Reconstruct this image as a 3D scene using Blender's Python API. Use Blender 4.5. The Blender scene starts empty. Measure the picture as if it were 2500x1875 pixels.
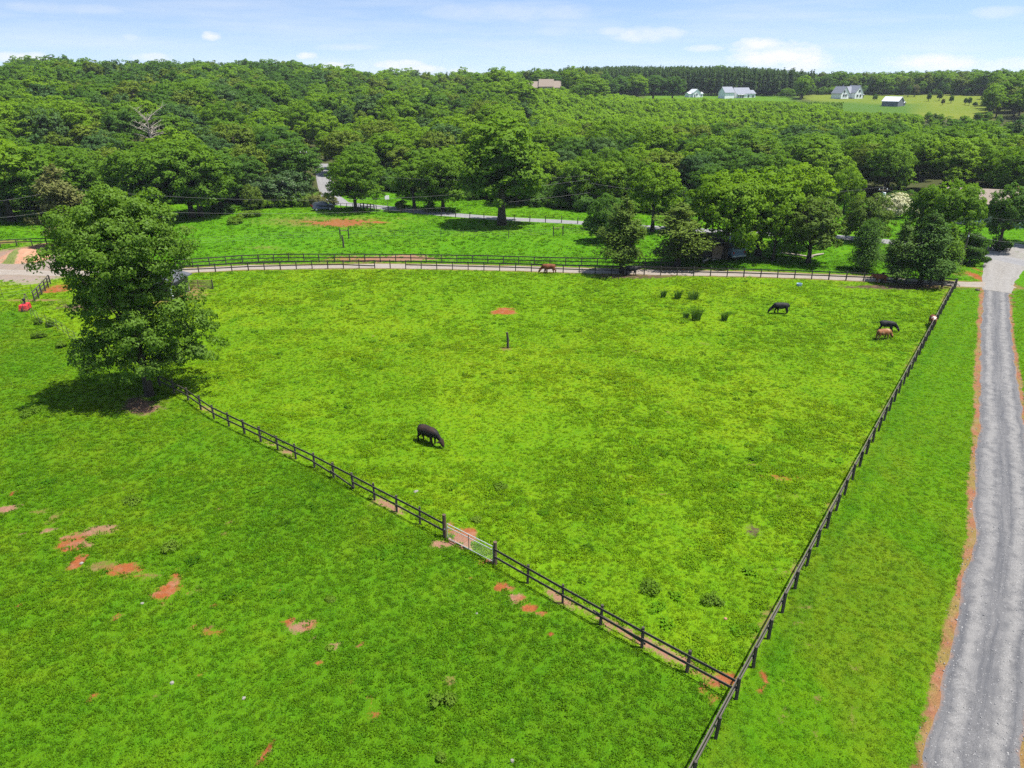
import bpy, bmesh, math, random
import numpy as np
from mathutils import Vector, Matrix
random.seed(7)
RNG = np.random.default_rng(11)
sc = bpy.context.scene
COL = sc.collection
PI = math.pi

# ------------------------------------------------------------------ camera
PITCH = math.radians(23.5)
FPX = 1720.0            # focal length in photo pixels (2500 wide)
CAMZ = 26.0
cd = bpy.data.cameras.new('camera'); cam = bpy.data.objects.new('camera', cd); COL.objects.link(cam)
cam.location = (0, 0, CAMZ); cam.rotation_euler = (PI/2 - PITCH, 0, 0)
cd.sensor_width = 36; cd.lens = 36*FPX/2500; cd.clip_start = 0.5; cd.clip_end = 20000
sc.camera = cam
CT, ST = math.cos(PITCH), math.sin(PITCH)

# ------------------------------------------------------------------ terrain
AZ = np.array([-60, -36, -19, -10.5, -4.5, 3, 8, 14, 25, 36, 60.])
DD = np.array([0, 168, 200, 250, 350, 430, 520, 600, 700, 900, 1500, 9000.])
ZT = np.array([
 [0, 0, 1.5, 5, 12, 17, 20, 20, 17, 10, -20, -120],
 [0, 0, 1.5, 5, 12, 17, 20, 20, 17, 10, -20, -120],
 [0, 0, 1, 3.5, 10, 15, 19, 20, 17, 10, -20, -120],
 [0, 0, .5, 2.5, 8, 12, 15, 16, 14, 8, -20, -120],
 [0, 0, .3, 1.8, 7, 10.5, 13, 13.5, 12, 8, -20, -120],
 [0, 0, .3, 2, 8, 13, 17, 17, 15, 8, -20, -120],
 [0, 0, .0, .6, 5.2, 8.6, 11, 13, 17, 13, -20, -120],
 [0, 0, .0, .5, 5.0, 8.2, 11, 13, 16.5, 13, -20, -120],
 [0, 0, .0, .5, 4.8, 8.2, 11.2, 13.6, 15.5, 13, -20, -120],
 [0, 0, .2, 1.8, 6, 9.6, 13, 15.5, 17.5, 12, -20, -120],
 [0, 0, .2, 1.8, 6, 9.6, 13, 15.5, 17.5, 12, -20, -120.]])

def terr(x, y):
    x = np.asarray(x, float); y = np.asarray(y, float)
    D = np.hypot(x, y); az = np.degrees(np.arctan2(x, np.maximum(y, 1e-3)))
    az = np.clip(az, -59.9, 59.9); Dc = np.clip(D, 0, 8999)
    i = np.clip(np.searchsorted(AZ, az) - 1, 0, len(AZ)-2); j = np.clip(np.searchsorted(DD, Dc) - 1, 0, len(DD)-2)
    u = (az-AZ[i])/(AZ[i+1]-AZ[i]); v = (Dc-DD[j])/(DD[j+1]-DD[j])
    u = u*u*(3-2*u)
    z = (ZT[i, j]*(1-u)+ZT[i+1, j]*u)*(1-v)+(ZT[i, j+1]*(1-u)+ZT[i+1, j+1]*u)*v
    und = (np.sin(x*.11+.7)*np.cos(y*.09+.4)*.10 + np.sin(x*.043-y*.051)*.10)
    return z + und

def tz(x, y): return float(terr(x, y))

def ray(px, py):
    dx, dy, dz = (px-1250.)/FPX, (937.5-py)/FPX, -1.
    return dx, CT*1.0 + ST*dy, CT*dy - ST       # world x, y, z direction

def G(px, py):
    """Ground point under a photo pixel."""
    dx, dy, dz = ray(px, py)
    t = 20.0
    lo = 0.
    while t < 1500:
        if CAMZ+dz*t < tz(dx*t, dy*t): break
        lo = t; t += 2.0
    hi = t
    for _ in range(30):
        m = .5*(lo+hi)
        if CAMZ+dz*m < tz(dx*m, dy*m): hi = m
        else: lo = m
    return Vector((dx*hi, dy*hi, tz(dx*hi, dy*hi)))

def at_dist(px, py, D):
    """World point on the pixel's ray at horizontal distance D."""
    dx, dy, dz = ray(px, py); t = D/math.hypot(dx, dy)
    return Vector((dx*t, dy*t, CAMZ+dz*t))

def top_h(p, py):
    """Height above p of a photo row py."""
    px = 1250.
    D = p.length if False else math.hypot(p.x, p.y)
    # use the column of p
    depth0 = p.y*CT-(p.z-CAMZ)*ST
    px = 1250+FPX*p.x/depth0
    q = at_dist(px, py, D)
    return q.z-p.z

def ppm(p):
    return FPX/(p.y*CT-(p.z-CAMZ)*ST)

# ------------------------------------------------------------------ noise
def _h(ix, iy, s):
    n = (ix.astype(np.int64)*374761393 + iy.astype(np.int64)*668265263 + s*2147483647) & 0xffffffff
    n = ((n ^ (n >> 13))*1274126177) & 0xffffffff
    return ((n ^ (n >> 16)) & 0xffff)/65535.
def vnoise(x, y, s=0):
    x = np.asarray(x, float); y = np.asarray(y, float)
    ix = np.floor(x); iy = np.floor(y); u = x-ix; v = y-iy
    u = u*u*(3-2*u); v = v*v*(3-2*v)
    return (_h(ix, iy, s)*(1-u)+_h(ix+1, iy, s)*u)*(1-v)+(_h(ix, iy+1, s)*(1-u)+_h(ix+1, iy+1, s)*u)*v
def fbm(x, y, s=0, o=3):
    a, t, f = .5, 0., 1.
    r = 0
    for k in range(o):
        r = r+a*vnoise(np.asarray(x)*f+17.3*k, np.asarray(y)*f-9.1*k, s+k); t += a; a *= .5; f *= 2.03
    return r/t
def sst(e0, e1, x):
    t = np.clip((x-e0)/(e1-e0), 0, 1); return t*t*(3-2*t)

# ------------------------------------------------------------------ object helpers
def mesh_np(name, v, faces, mat=None, smooth=False, k=4):
    """faces: (n,k) array"""
    me = bpy.data.meshes.new(name)
    v = np.asarray(v, np.float32); f = np.asarray(faces, np.int32)
    me.vertices.add(len(v)); me.vertices.foreach_set('co', v.ravel())
    me.loops.add(f.size); me.loops.foreach_set('vertex_index', f.ravel())
    me.polygons.add(len(f)); me.polygons.foreach_set('loop_start', np.arange(0, f.size, f.shape[1], dtype=np.int32))
    try: me.polygons.foreach_set('loop_total', np.full(len(f), f.shape[1], np.int32))
    except Exception: pass
    if smooth: me.polygons.foreach_set('use_smooth', np.ones(len(f), bool))
    me.update(calc_edges=True); me.validate()
    if mat: me.materials.append(mat)
    return me

def bend_normals(me, nv):
    """rounded shading for foliage: one normal per vertex"""
    me.polygons.foreach_set('use_smooth', np.ones(len(me.polygons), bool))
    me.normals_split_custom_set_from_vertices([tuple(q) for q in nv])

def link(name, data, parent=None, loc=None, rot=None, scale=None):
    o = bpy.data.objects.new(name, data); COL.objects.link(o)
    if parent is not None: o.parent = parent
    if loc is not None: o.location = loc
    if rot is not None: o.rotation_euler = rot
    if scale is not None: o.scale = scale
    return o

def tag(o, label=None, cat=None, group=None, kind=None):
    if label: o['label'] = label
    if cat: o['category'] = cat
    if group: o['group'] = group
    if kind: o['kind'] = kind
    return o

def thing(name, label, cat, loc, rz=0, group=None):
    o = bpy.data.objects.new(name, None); COL.objects.link(o); o.empty_display_size = .5
    o.location = loc; o.rotation_euler = (0, 0, rz)
    return tag(o, label, cat, group)

class MB:
    """collects boxes, tubes and prisms into one mesh"""
    def __init__(s): s.v = []; s.f = []
    def add(s, vs, fs):
        b = len(s.v); s.v += [tuple(p) for p in vs]; s.f += [tuple(b+i for i in q) for q in fs]; return s
    def box(s, c, d, rz=0, M=None):
        hx, hy, hz = d[0]/2, d[1]/2, d[2]/2
        vs = [Vector((x*hx, y*hy, z*hz)) for x in (-1, 1) for y in (-1, 1) for z in (-1, 1)]
        R = M if M is not None else Matrix.Rotation(rz, 3, 'Z')
        vs = [R @ p+Vector(c) for p in vs]
        return s.add(vs, [(0, 1, 3, 2), (4, 6, 7, 5), (0, 4, 5, 1), (2, 3, 7, 6), (0, 2, 6, 4), (1, 5, 7, 3)])
    def bar(s, a, b, w, h):
        a = Vector(a); b = Vector(b); d = b-a; L = d.length
        M = d.to_track_quat('X', 'Z').to_matrix()
        return s.box((a+b)/2, (L, w, h), M=M)
    def tube(s, pts, rad, n=7, cap=True):
        pts = [Vector(p) for p in pts]; rad = rad if hasattr(rad, '__len__') else [rad]*len(pts)
        vs = []
        for i, p in enumerate(pts):
            t = (pts[min(i+1, len(pts)-1)]-pts[max(i-1, 0)]).normalized()
            up = Vector((0, 0, 1)) if abs(t.z) < .95 else Vector((1, 0, 0))
            a = t.cross(up).normalized(); b = a.cross(t).normalized()
            for k in range(n):
                an = 2*PI*k/n; vs.append(p+(a*math.cos(an)+b*math.sin(an))*rad[i])
        fs = []
        for i in range(len(pts)-1):
            for k in range(n):
                k2 = (k+1) % n; fs.append((i*n+k, i*n+k2, (i+1)*n+k2, (i+1)*n+k))
        if cap: fs.append(tuple(range(n-1, -1, -1))); fs.append(tuple((len(pts)-1)*n+k for k in range(n)))
        return s.add(vs, fs)
    def prism(s, prof, x0, x1):
        """profile of (y,z) extruded along x"""
        n = len(prof)
        vs = [(x0, y, z) for y, z in prof]+[(x1, y, z) for y, z in prof]
        fs = [(i, (i+1) % n, n+(i+1) % n, n+i) for i in range(n)]+[tuple(range(n-1, -1, -1)), tuple(range(n, 2*n))]
        return s.add(vs, fs)
    def mesh(s, name, mat=None, bevel=0, smooth=False):
        me = bpy.data.meshes.new(name); me.from_pydata(s.v, [], s.f)
        bm = bmesh.new(); bm.from_mesh(me)
        bmesh.ops.recalc_face_normals(bm, faces=bm.faces)
        if bevel: bmesh.ops.bevel(bm, geom=bm.edges[:], offset=bevel, segments=1, affect='EDGES')
        bm.to_mesh(me); bm.free()
        if smooth:
            for p in me.polygons: p.use_smooth = True
        if mat: me.materials.append(mat)
        return me
    def obj(s, name, mat, parent=None, bevel=0, smooth=False, **k):
        return link(name, s.mesh(name, mat, bevel, smooth), parent, **k)

# ------------------------------------------------------------------ materials
def nt(name):
    m = bpy.data.materials.new(name); m.use_nodes = True
    t = m.node_tree; t.nodes.clear()
    out = t.nodes.new('ShaderNodeOutputMaterial')
    return m, t, out
def N(t, typ, **k):
    n = t.nodes.new(typ)
    for a, b in k.items():
        if a.startswith('i_'): n.inputs[a[2:].replace('_', ' ')].default_value = b
        else: setattr(n, a, b)
    return n
def L(t, a, b): t.links.new(a, b)
def mixc(t, fac, a, b, blend='MIX'):
    n = t.nodes.new('ShaderNodeMix'); n.data_type = 'RGBA'; n.blend_type = blend
    for s, v in ((n.inputs[0], fac), (n.inputs[6], a), (n.inputs[7], b)):
        if hasattr(v, 'links') or hasattr(v, 'is_linked'): t.links.new(v, s)
        elif isinstance(v, (int, float)): s.default_value = v
        else: s.default_value = (*v, 1)
    return n.outputs[2]
def mth(t, op, a, b=None, c=None, clamp=False):
    n = t.nodes.new('ShaderNodeMath'); n.operation = op; n.use_clamp = clamp
    for s, v in zip(n.inputs, (a, b, c)):
        if v is None: continue
        if hasattr(v, 'is_linked'): t.links.new(v, s)
        else: s.default_value = v
    return n.outputs[0]
def mrange(t, v, a, b, c=0., d=1.):
    n = t.nodes.new('ShaderNodeMapRange'); n.inputs[1].default_value = a; n.inputs[2].default_value = b
    n.inputs[3].default_value = c; n.inputs[4].default_value = d; t.links.new(v, n.inputs[0]); return n.outputs[0]
def noise(t, vec, scale, detail=3, rough=.55, w=None):
    n = t.nodes.new('ShaderNodeTexNoise'); n.inputs['Scale'].default_value = scale
    n.inputs['Detail'].default_value = detail; n.inputs['Roughness'].default_value = rough
    if vec is not None: t.links.new(vec, n.inputs['Vector'])
    return n.outputs['Fac']

def leaf_mat(name, ca, cb, trans=.40, tcol=None, spec=.07, rough=.6, patch=.35):
    """foliage: tone differs per tree and by clump; thin leaves let some light through"""
    m, t, out = nt(name)
    oi = N(t, 'ShaderNodeObjectInfo'); tc = N(t, 'ShaderNodeTexCoord'); ge = N(t, 'ShaderNodeNewGeometry')
    n1 = noise(t, tc.outputs['Object'], patch, 2); n2 = noise(t, ge.outputs['Position'], 2.3, 2)
    f = mth(t, 'ADD', mth(t, 'MULTIPLY', oi.outputs['Random'], .55), mth(t, 'MULTIPLY', mrange(t, n1, .3, .7), .3))
    f = mth(t, 'ADD', f, mth(t, 'MULTIPLY', mrange(t, n2, .3, .7), .25), clamp=True)
    col = mixc(t, f, ca, cb)
    p = N(t, 'ShaderNodeBsdfPrincipled', i_Roughness=rough); L(t, col, p.inputs['Base Color'])
    p.inputs['Specular IOR Level'].default_value = spec
    tr = N(t, 'ShaderNodeBsdfTranslucent')
    tcn = mixc(t, 1., col, tcol or (1.25, 1.25, .55), 'MULTIPLY'); L(t, tcn, tr.inputs[0])
    mx = N(t, 'ShaderNodeMixShader'); mx.inputs[0].default_value = trans
    L(t, p.outputs[0], mx.inputs[1]); L(t, tr.outputs[0], mx.inputs[2]); L(t, mx.outputs[0], out.inputs[0])
    return m

def plain_mat(name, ca, cb=None, scale=6, rough=.75, stretch=None, bump=.0, metal=0., spec=.3):
    m, t, out = nt(name)
    tc = N(t, 'ShaderNodeTexCoord'); v = tc.outputs['Object']
    if stretch:
        mp = N(t, 'ShaderNodeMapping'); mp.inputs['Scale'].default_value = stretch; L(t, v, mp.inputs[0]); v = mp.outputs[0]
    n = noise(t, v, scale, 4, .6); oi = N(t, 'ShaderNodeObjectInfo')
    f = mth(t, 'ADD', mrange(t, n, .3, .7), mth(t, 'MULTIPLY', mth(t, 'SUBTRACT', oi.outputs['Random'], .5), .4), clamp=True)
    col = mixc(t, f, ca, cb or tuple(c*.75 for c in ca))
    p = N(t, 'ShaderNodeBsdfPrincipled', i_Roughness=rough, i_Metallic=metal); L(t, col, p.inputs['Base Color'])
    p.inputs['Specular IOR Level'].default_value = spec
    if bump:
        b = N(t, 'ShaderNodeBump'); b.inputs['Strength'].default_value = bump; L(t, n, b.inputs['Height']); L(t, b.outputs[0], p.inputs['Normal'])
    L(t, p.outputs[0], out.inputs[0]); return m

MAT = {}
MAT['oak'] = leaf_mat('leaf_oak', (.066, .142, .012), (.122, .225, .017), .47)
MAT['dark'] = leaf_mat('leaf_dark', (.043, .104, .016), (.078, .162, .020), .43)
MAT['light'] = leaf_mat('leaf_light', (.090, .185, .009), (.155, .262, .014), .45)
MAT['olive'] = leaf_mat('leaf_cedar', (.058, .112, .012), (.110, .160, .022), .28)
MAT['cedar'] = leaf_mat('leaf_green_cedar', (.038, .092, .012), (.075, .135, .018), .22)
MAT['magnolia'] = leaf_mat('leaf_magnolia', (.022, .055, .012), (.044, .088, .018), .15, spec=.2, rough=.5)
MAT['pine'] = leaf_mat('leaf_pine', (.046, .100, .024), (.080, .140, .030), .28)
MAT['young'] = leaf_mat('leaf_young', (.125, .240, .012), (.195, .325, .016), .48)
MAT['brown'] = leaf_mat('leaf_brown', (.095, .115, .030), (.150, .140, .045), .2)
MAT['blossom'] = leaf_mat('leaf_blossom', (.33, .35, .20), (.50, .48, .33), .2)
MAT['weed'] = leaf_mat('leaf_weed', (.080, .160, .010), (.125, .205, .020), .4, patch=1.5)
MAT['rush'] = leaf_mat('leaf_rush', (.034, .088, .012), (.064, .128, .018), .3, patch=2)
MAT['khaki'] = leaf_mat('leaf_khaki', (.068, .118, .010), (.125, .175, .018), .3)
MAT['bluish'] = leaf_mat('leaf_bluish', (.036, .088, .022), (.068, .128, .030), .28)
MAT['bark'] = plain_mat('bark', (.070, .055, .042), (.035, .027, .020), 5, .9, (1, 1, .25), .5)
MAT['deadwood'] = plain_mat('dead_wood', (.34, .30, .25), (.20, .17, .14), 6, .85, (1, 1, .3))
MAT['post'] = plain_mat('fence_wood', (.028, .024, .020), (.062, .053, .043), 9, .8, (6, 6, 1), .3)
MAT['rail'] = plain_mat('rail_wood', (.024, .021, .018), (.068, .056, .046), 7, .8, (.4, 6, 6), .3)
MAT['railgrey'] = plain_mat('weathered_rail', (.105, .092, .076), (.055, .047, .039), 7, .85, (.4, 6, 6), .3)
MAT['gatepost'] = plain_mat('gatepost_wood', (.105, .070, .045), (.050, .034, .024), 8, .85, (6, 6, .6), .4)
MAT['galv'] = plain_mat('galvanised', (.55, .57, .55), (.42, .44, .42), 4, .4, metal=.5)
MAT['steel'] = plain_mat('rusty_steel', (.10, .075, .055), (.06, .05, .045), 6, .7)
MAT['wire'] = plain_mat('wire', (.16, .16, .155), (.12, .12, .115), 2, .6)
MAT['white'] = plain_mat('white_paint', (.80, .81, .82), (.74, .75, .76), 2, .6)
MAT['roofgrey'] = plain_mat('roof_grey', (.20, .215, .25), (.15, .16, .19), 3, .85)
MAT['roofdark'] = plain_mat('roof_dark', (.050, .054, .062), (.075, .08, .09), 2, .85, spec=.1)
MAT['rooftan'] = plain_mat('roof_tan', (.215, .175, .142), (.165, .132, .105), 4, .9)
MAT['roofwhite'] = plain_mat('roof_metal', (.48, .50, .52), (.40, .42, .45), 1, .6)
MAT['wallgold'] = plain_mat('wall_gold', (.55, .40, .16), (.45, .32, .13), 2, .85)
MAT['wallgrey'] = plain_mat('wall_grey', (.13, .145, .17), (.10, .11, .13), 3, .85, (1, 1, .3))
MAT['wallcream'] = plain_mat('wall_cream', (.34, .32, .27), (.26, .245, .21), 3, .85)
MAT['plank'] = plain_mat('weathered_plank', (.28, .19, .115), (.17, .12, .08), 8, .85, (.4, 4, 4))
MAT['barn'] = plain_mat('barn_board', (.075, .060, .047), (.048, .038, .030), 5, .9, (5, 5, .5))
MAT['glass'] = plain_mat('window_glass', (.02, .025, .03), (.035, .04, .05), 1, .12, spec=.6)
MAT['carpaint'] = plain_mat('car_paint', (.075, .085, .105), (.06, .07, .085), 1, .28, metal=.6, spec=.5)
MAT['bluepaint'] = plain_mat('camper_paint', (.16, .22, .28), (.11, .155, .20), 1, .4)
MAT['black'] = plain_mat('black_rubber', (.015, .015, .016), (.025, .025, .025), 8, .8)
MAT['chrome'] = plain_mat('lamp_lens', (.75, .75, .72), (.65, .65, .65), 3, .2)
MAT['redlens'] = plain_mat('red_lens', (.35, .02, .02), (.25, .02, .02), 3, .25)
MAT['red'] = plain_mat('red_paint', (.48, .025, .03), (.36, .03, .03), 4, .5)
MAT['stone'] = plain_mat('pale_stone', (.22, .21, .18), (.15, .14, .12), 8, .9, bump=.3)
MAT['bluetub'] = plain_mat('blue_plastic', (.30, .40, .52), (.22, .31, .43), 3, .5)
MAT['rockred'] = plain_mat('clay_brick', (.30, .15, .095), (.20, .10, .07), 7, .9)

# ------------------------------------------------------------------ regions
PA, PB = G(523, 1023), G(1797, 1707)
PC = G(2330, 705)
PL = G(60, 765)
def side(P, Q, x, y):
    """signed distance to the line P->Q, positive on its left"""
    d = (Q-P).xy.normalized()
    return d.x*(y-P.y)-d.y*(x-P.x)
def s_front(x, y):   # >0 on the pasture side
    a = side(PA, PB, x, y)
    b = side(PL, PA, x, y)
    return np.where(np.asarray(x) < PA.x, b, a)
def s_right(x, y):   # >0 on the pasture side
    return side(PB, PC, x, y)

DL = [(2240, 1890), (2244, 1872), (2286, 1692), (2327, 1522), (2352, 1400), (2376, 1303), (2373, 1220), (2388, 1017), (2391, 830), (2399, 705), (2402, 688)]
DR = [(2505, 1890), (2500, 1872), (2512, 1692), (2528, 1522), (2530, 1400), (2534, 1303), (2528, 1220), (2502, 1017), (2472, 830), (2464, 705), (2467, 688)]
def edge(lst):
    p = sorted([tuple(G(*q).xy) for q in lst], key=lambda q: q[1])
    ys = np.array([q[1] for q in p]); xs = np.array([q[0] for q in p])
    # extend towards the camera and beyond
    ys = np.concatenate([[ys[0]-40], ys]); xs = np.concatenate([[xs[0]-(xs[6]-xs[0])/(ys[7]-ys[1])*8], xs])
    return ys, xs
EL, ER = edge(DL), edge(DR)
DRIVE_END = G(2430, 690).y
def xl(y): return np.interp(y, *EL)
def xr(y): return np.interp(y, *ER)
LANE = [(-300, 650), (-60, 662), (130, 668), (330, 666), (450, 660.5), (604, 653), (752, 651), (926, 649.5), (1062, 651), (1280, 656), (1423, 660.5), (1618, 665.5), (1860, 670), (2052, 677.5), (2200, 685), (2330, 693), (2470, 697)]
LANE_W = [G(*p) for p in LANE]
def track_y(x):
    return np.interp(x, [p.x for p in LANE_W], [p.y for p in LANE_W])

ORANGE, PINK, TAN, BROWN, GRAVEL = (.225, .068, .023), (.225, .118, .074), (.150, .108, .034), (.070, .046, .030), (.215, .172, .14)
PATCH = [
 (830, 545, 90, 8, ORANGE, .95), (800, 541, 190, 14, TAN, .55), (945, 632, 130, 8, PINK, 1.0), (860, 632, 60, 6, ORANGE, .6),
 (1231, 759, 27, 7, ORANGE, 1.25), (1905, 1163, 50, 7, ORANGE, .62), (1930, 1210, 40, 6, TAN, .5), (1835, 1297, 22, 18, BROWN, .62), (1238, 850, 18, 5, TAN, .7),
 (1122, 1312, 30, 15, PINK, 1.1), (1135, 1300, 26, 14, ORANGE, .95), (1140, 1330, 18, 9, PINK, 1.1), (1085, 1330, 32, 9, PINK, 1.15), (1098, 1288, 10, 12, ORANGE, .8), (1188, 1372, 22, 9, ORANGE, .9),
 (1760, 1662, 46, 13, ORANGE, 1.2), (1730, 1645, 40, 10, ORANGE, .8), (1743, 1712, 18, 15, ORANGE, 1.1), (1722, 1692, 9, 8, ORANGE, .9),
 (236, 1296, 46, 11, PINK, .85), (265, 1290, 28, 8, TAN, .8), (174, 1326, 34, 20, ORANGE, .82), (170, 1312, 22, 8, PINK, .8), (210, 1328, 28, 8, PINK, .85), (187, 1375, 15, 14, ORANGE, 1.15), (244, 1382, 28, 10, TAN, .8),
 (306, 1391, 46, 12, ORANGE, 1.0), (418, 1430, 28, 26, ORANGE, .85), (370, 1405, 24, 8, TAN, .6), (14, 1243, 18, 8, PINK, 1.0), (42, 1235, 14, 5, PINK, .8), (119, 1294, 14, 6, PINK, .8), (52, 1305, 10, 4, PINK, .8),
 (290, 1505, 11, 8, ORANGE, .8), (477, 1527, 15, 7, ORANGE, .8), (520, 1545, 32, 8, ORANGE, .75), (590, 1480, 18, 8, ORANGE, .5), (480, 1440, 20, 12, TAN, .5),
 (705, 1519, 14, 9, ORANGE, 1.0), (741, 1534, 26, 17, PINK, .95), (757, 1524, 14, 10, ORANGE, .9), (770, 1556, 12, 8, PINK, .8), (820, 1570, 20, 10, PINK, .8), (875, 1577, 7, 5, ORANGE, 1.), (730, 1585, 10, 6, ORANGE, .7),
 (911, 1727, 16, 21, ORANGE, 1.25), (893, 1752, 7, 6, ORANGE, .9), (774, 1621, 12, 9, ORANGE, .75), (640, 1841, 11, 11, ORANGE, .9), (992, 1775, 8, 12, ORANGE, .7), (1050, 1856, 16, 12, ORANGE, .75), (1000, 1640, 12, 6, TAN, .7),
 (860, 1665, 7, 5, ORANGE, .9), (857, 1710, 7, 6, ORANGE, .9), (1226, 1434, 22, 11, ORANGE, 1.05), (1262, 1460, 23, 15, PINK, .95), (1270, 1462, 18, 10, ORANGE, .9), (1298, 1484, 22, 9, ORANGE, 1.05), (1327, 1498, 16, 10, ORANGE, .9),
 (1347, 1546, 9, 6, ORANGE, .8), (1155, 1410, 9, 6, ORANGE, .7), (1325, 1615, 9, 8, ORANGE, .6), (1621, 1760, 9, 11, ORANGE, .9), (1480, 1620, 8, 6, ORANGE, .7), (1390, 1755, 14, 10, ORANGE, .5), (1867, 1651, 9, 11, ORANGE, .85), (1849, 1685, 10, 10, ORANGE, 1.0),
 (730, 1850, 16, 8, TAN, .6), (740, 1803, 18, 6, ORANGE, .6), (1100, 1660, 22, 14, TAN, .55), (130, 1265, 12, 14, TAN, .6), (100, 1247, 22, 7, TAN, .6),
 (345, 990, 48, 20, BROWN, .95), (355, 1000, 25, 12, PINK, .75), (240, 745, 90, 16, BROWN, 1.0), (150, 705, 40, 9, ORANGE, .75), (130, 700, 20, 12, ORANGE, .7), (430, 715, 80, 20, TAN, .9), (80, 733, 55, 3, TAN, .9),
 (40, 655, 130, 27, GRAVEL, 1.6), (-60, 660, 120, 30, GRAVEL, 1.6), (60, 616, 55, 16, PINK, 1.0), (10, 590, 60, 4, TAN, .9), (-20, 628, 60, 5, ORANGE, .8),
 (2386, 676, 16, 12, ORANGE, 1.0), (2388, 660, 7, 10, ORANGE, .7), (2478, 606, 22, 6, ORANGE, .9), (2440, 612, 30, 6, BROWN, .8), (2337, 668, 14, 5, TAN, .8),
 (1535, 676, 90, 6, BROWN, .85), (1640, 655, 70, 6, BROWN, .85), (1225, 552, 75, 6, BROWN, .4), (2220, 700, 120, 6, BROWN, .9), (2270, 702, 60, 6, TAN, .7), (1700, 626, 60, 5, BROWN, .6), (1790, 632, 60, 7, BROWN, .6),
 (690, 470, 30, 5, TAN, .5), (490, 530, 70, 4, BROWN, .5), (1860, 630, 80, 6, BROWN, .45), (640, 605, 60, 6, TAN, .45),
]
VERGE = (.215, .092, .050)
_rp = random.Random(31)
for _ in range(46):
    PATCH.append((_rp.uniform(20, 900), _rp.uniform(1120, 1860), _rp.uniform(5, 13), _rp.uniform(3, 7), _rp.choice((ORANGE, TAN, TAN)), _rp.uniform(.55, .8)))
for _ in range(14):
    PATCH.append((_rp.uniform(1880, 2230), _rp.uniform(1350, 1860), _rp.uniform(8, 22), _rp.uniform(5, 12), TAN, _rp.uniform(.35, .6)))
for _ in range(16):
    PATCH.append((_rp.uniform(700, 2000), _rp.uniform(800, 1350), _rp.uniform(6, 16), _rp.uniform(2, 5), TAN, _rp.uniform(.4, .65)))
def dirt_fields(x, y):
    m = np.zeros_like(x); c = np.zeros(x.shape+(3,)); wsum = np.zeros_like(x)+1e-6
    def put(w, col):
        nonlocal m, c, wsum
        m = np.maximum(m, w); ww = w**2
        c += ww[..., None]*np.asarray(col); wsum += ww
    for px, py, rx, ry, col, s in PATCH:
        p = G(px, py); k = ppm(p); dep = math.atan2(CAMZ-p.z, math.hypot(p.x, p.y))
        ax, ay = 1.18*rx/k, 1.18*ry/(k*math.sin(dep)); s = s+.06
        sel = (np.abs(x-p.x) < ax*1.8) & (np.abs(y-p.y) < ay*1.8)
        if not sel.any(): continue
        xx, yy = x[sel], y[sel]
        w = np.zeros_like(x)
        r = np.hypot((xx-p.x)/ax, (yy-p.y)/ay)
        r = r+(fbm(xx*.9/max(ax, .7)*1.4, yy*.9/max(ay, .7)*1.4, int(px) % 50, 3)-.5)*1.3+(fbm(xx*1.7, yy*1.7, int(py) % 40, 3)-.5)*.7
        w[sel] = s*np.clip(1.35-r, 0, 1.)
        put(w, col)
    # worn strip on the pasture side of the front fence
    d = side(PA, PB, x, y); along = (np.array([x-PA.x, y-PA.y]).transpose(*range(1, x.ndim+1), 0) @ np.array((PB-PA).xy.normalized()))
    n = fbm(x*.35, y*.35, 5, 3)
    w = np.clip(1-np.abs(d-.55)/.75, 0, 1)*np.clip((n-.44)*3.2, 0, 1)*((along > -6) & (along < (PB-PA).length))*.95
    put(w, np.where(n[..., None] > .64, PINK, TAN))
    # worn strip inside the right fence
    d = s_right(x, y); w = np.clip(1-np.abs(d-.5)/.7, 0, 1)*np.clip((fbm(x*.3, y*.3, 9)-.42)*2.5, 0, .75)*(y > PB.y)*(y < PC.y)
    put(w, TAN)
    # clay verges of the gravel drive
    ok = (y < DRIVE_END+1) & (y > 10)
    nl = fbm(y*.45, x*.3, 21, 3); nl2 = fbm(y*.45, x*.3, 27, 3)
    dl = xl(y)-x; wl = .15+.6*nl
    w = np.clip(1.5-dl/wl*1.1, 0, 1.3)*(dl > -2.5)*ok; mixn = sst(.38, .62, fbm(x*1.3, y*1.3, 211, 3))[..., None]; put(w*(.72+.5*fbm(x*2.1, y*2.1, 213, 2)), mixn*np.array(VERGE)+(1-mixn)*np.array(TAN)*1.15)
    dr = x-xr(y); wr = .10+.42*nl2
    w = np.clip(1.5-dr/wr*1.1, 0, 1.3)*(dr > -2.5)*ok; put(w*(.72+.5*fbm(x*2.1, y*2.1, 213, 2)), mixn*np.array(VERGE)+(1-mixn)*np.array(TAN)*1.15)
    # sandy edges of the lane
    d = np.abs(y-track_y(x)); w = np.clip(2.6-d, 0, 1)*(x > -80)*(x < xr(np.array(DRIVE_END)))*.8; put(w, TAN)
    return m, c/wsum[..., None]

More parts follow.
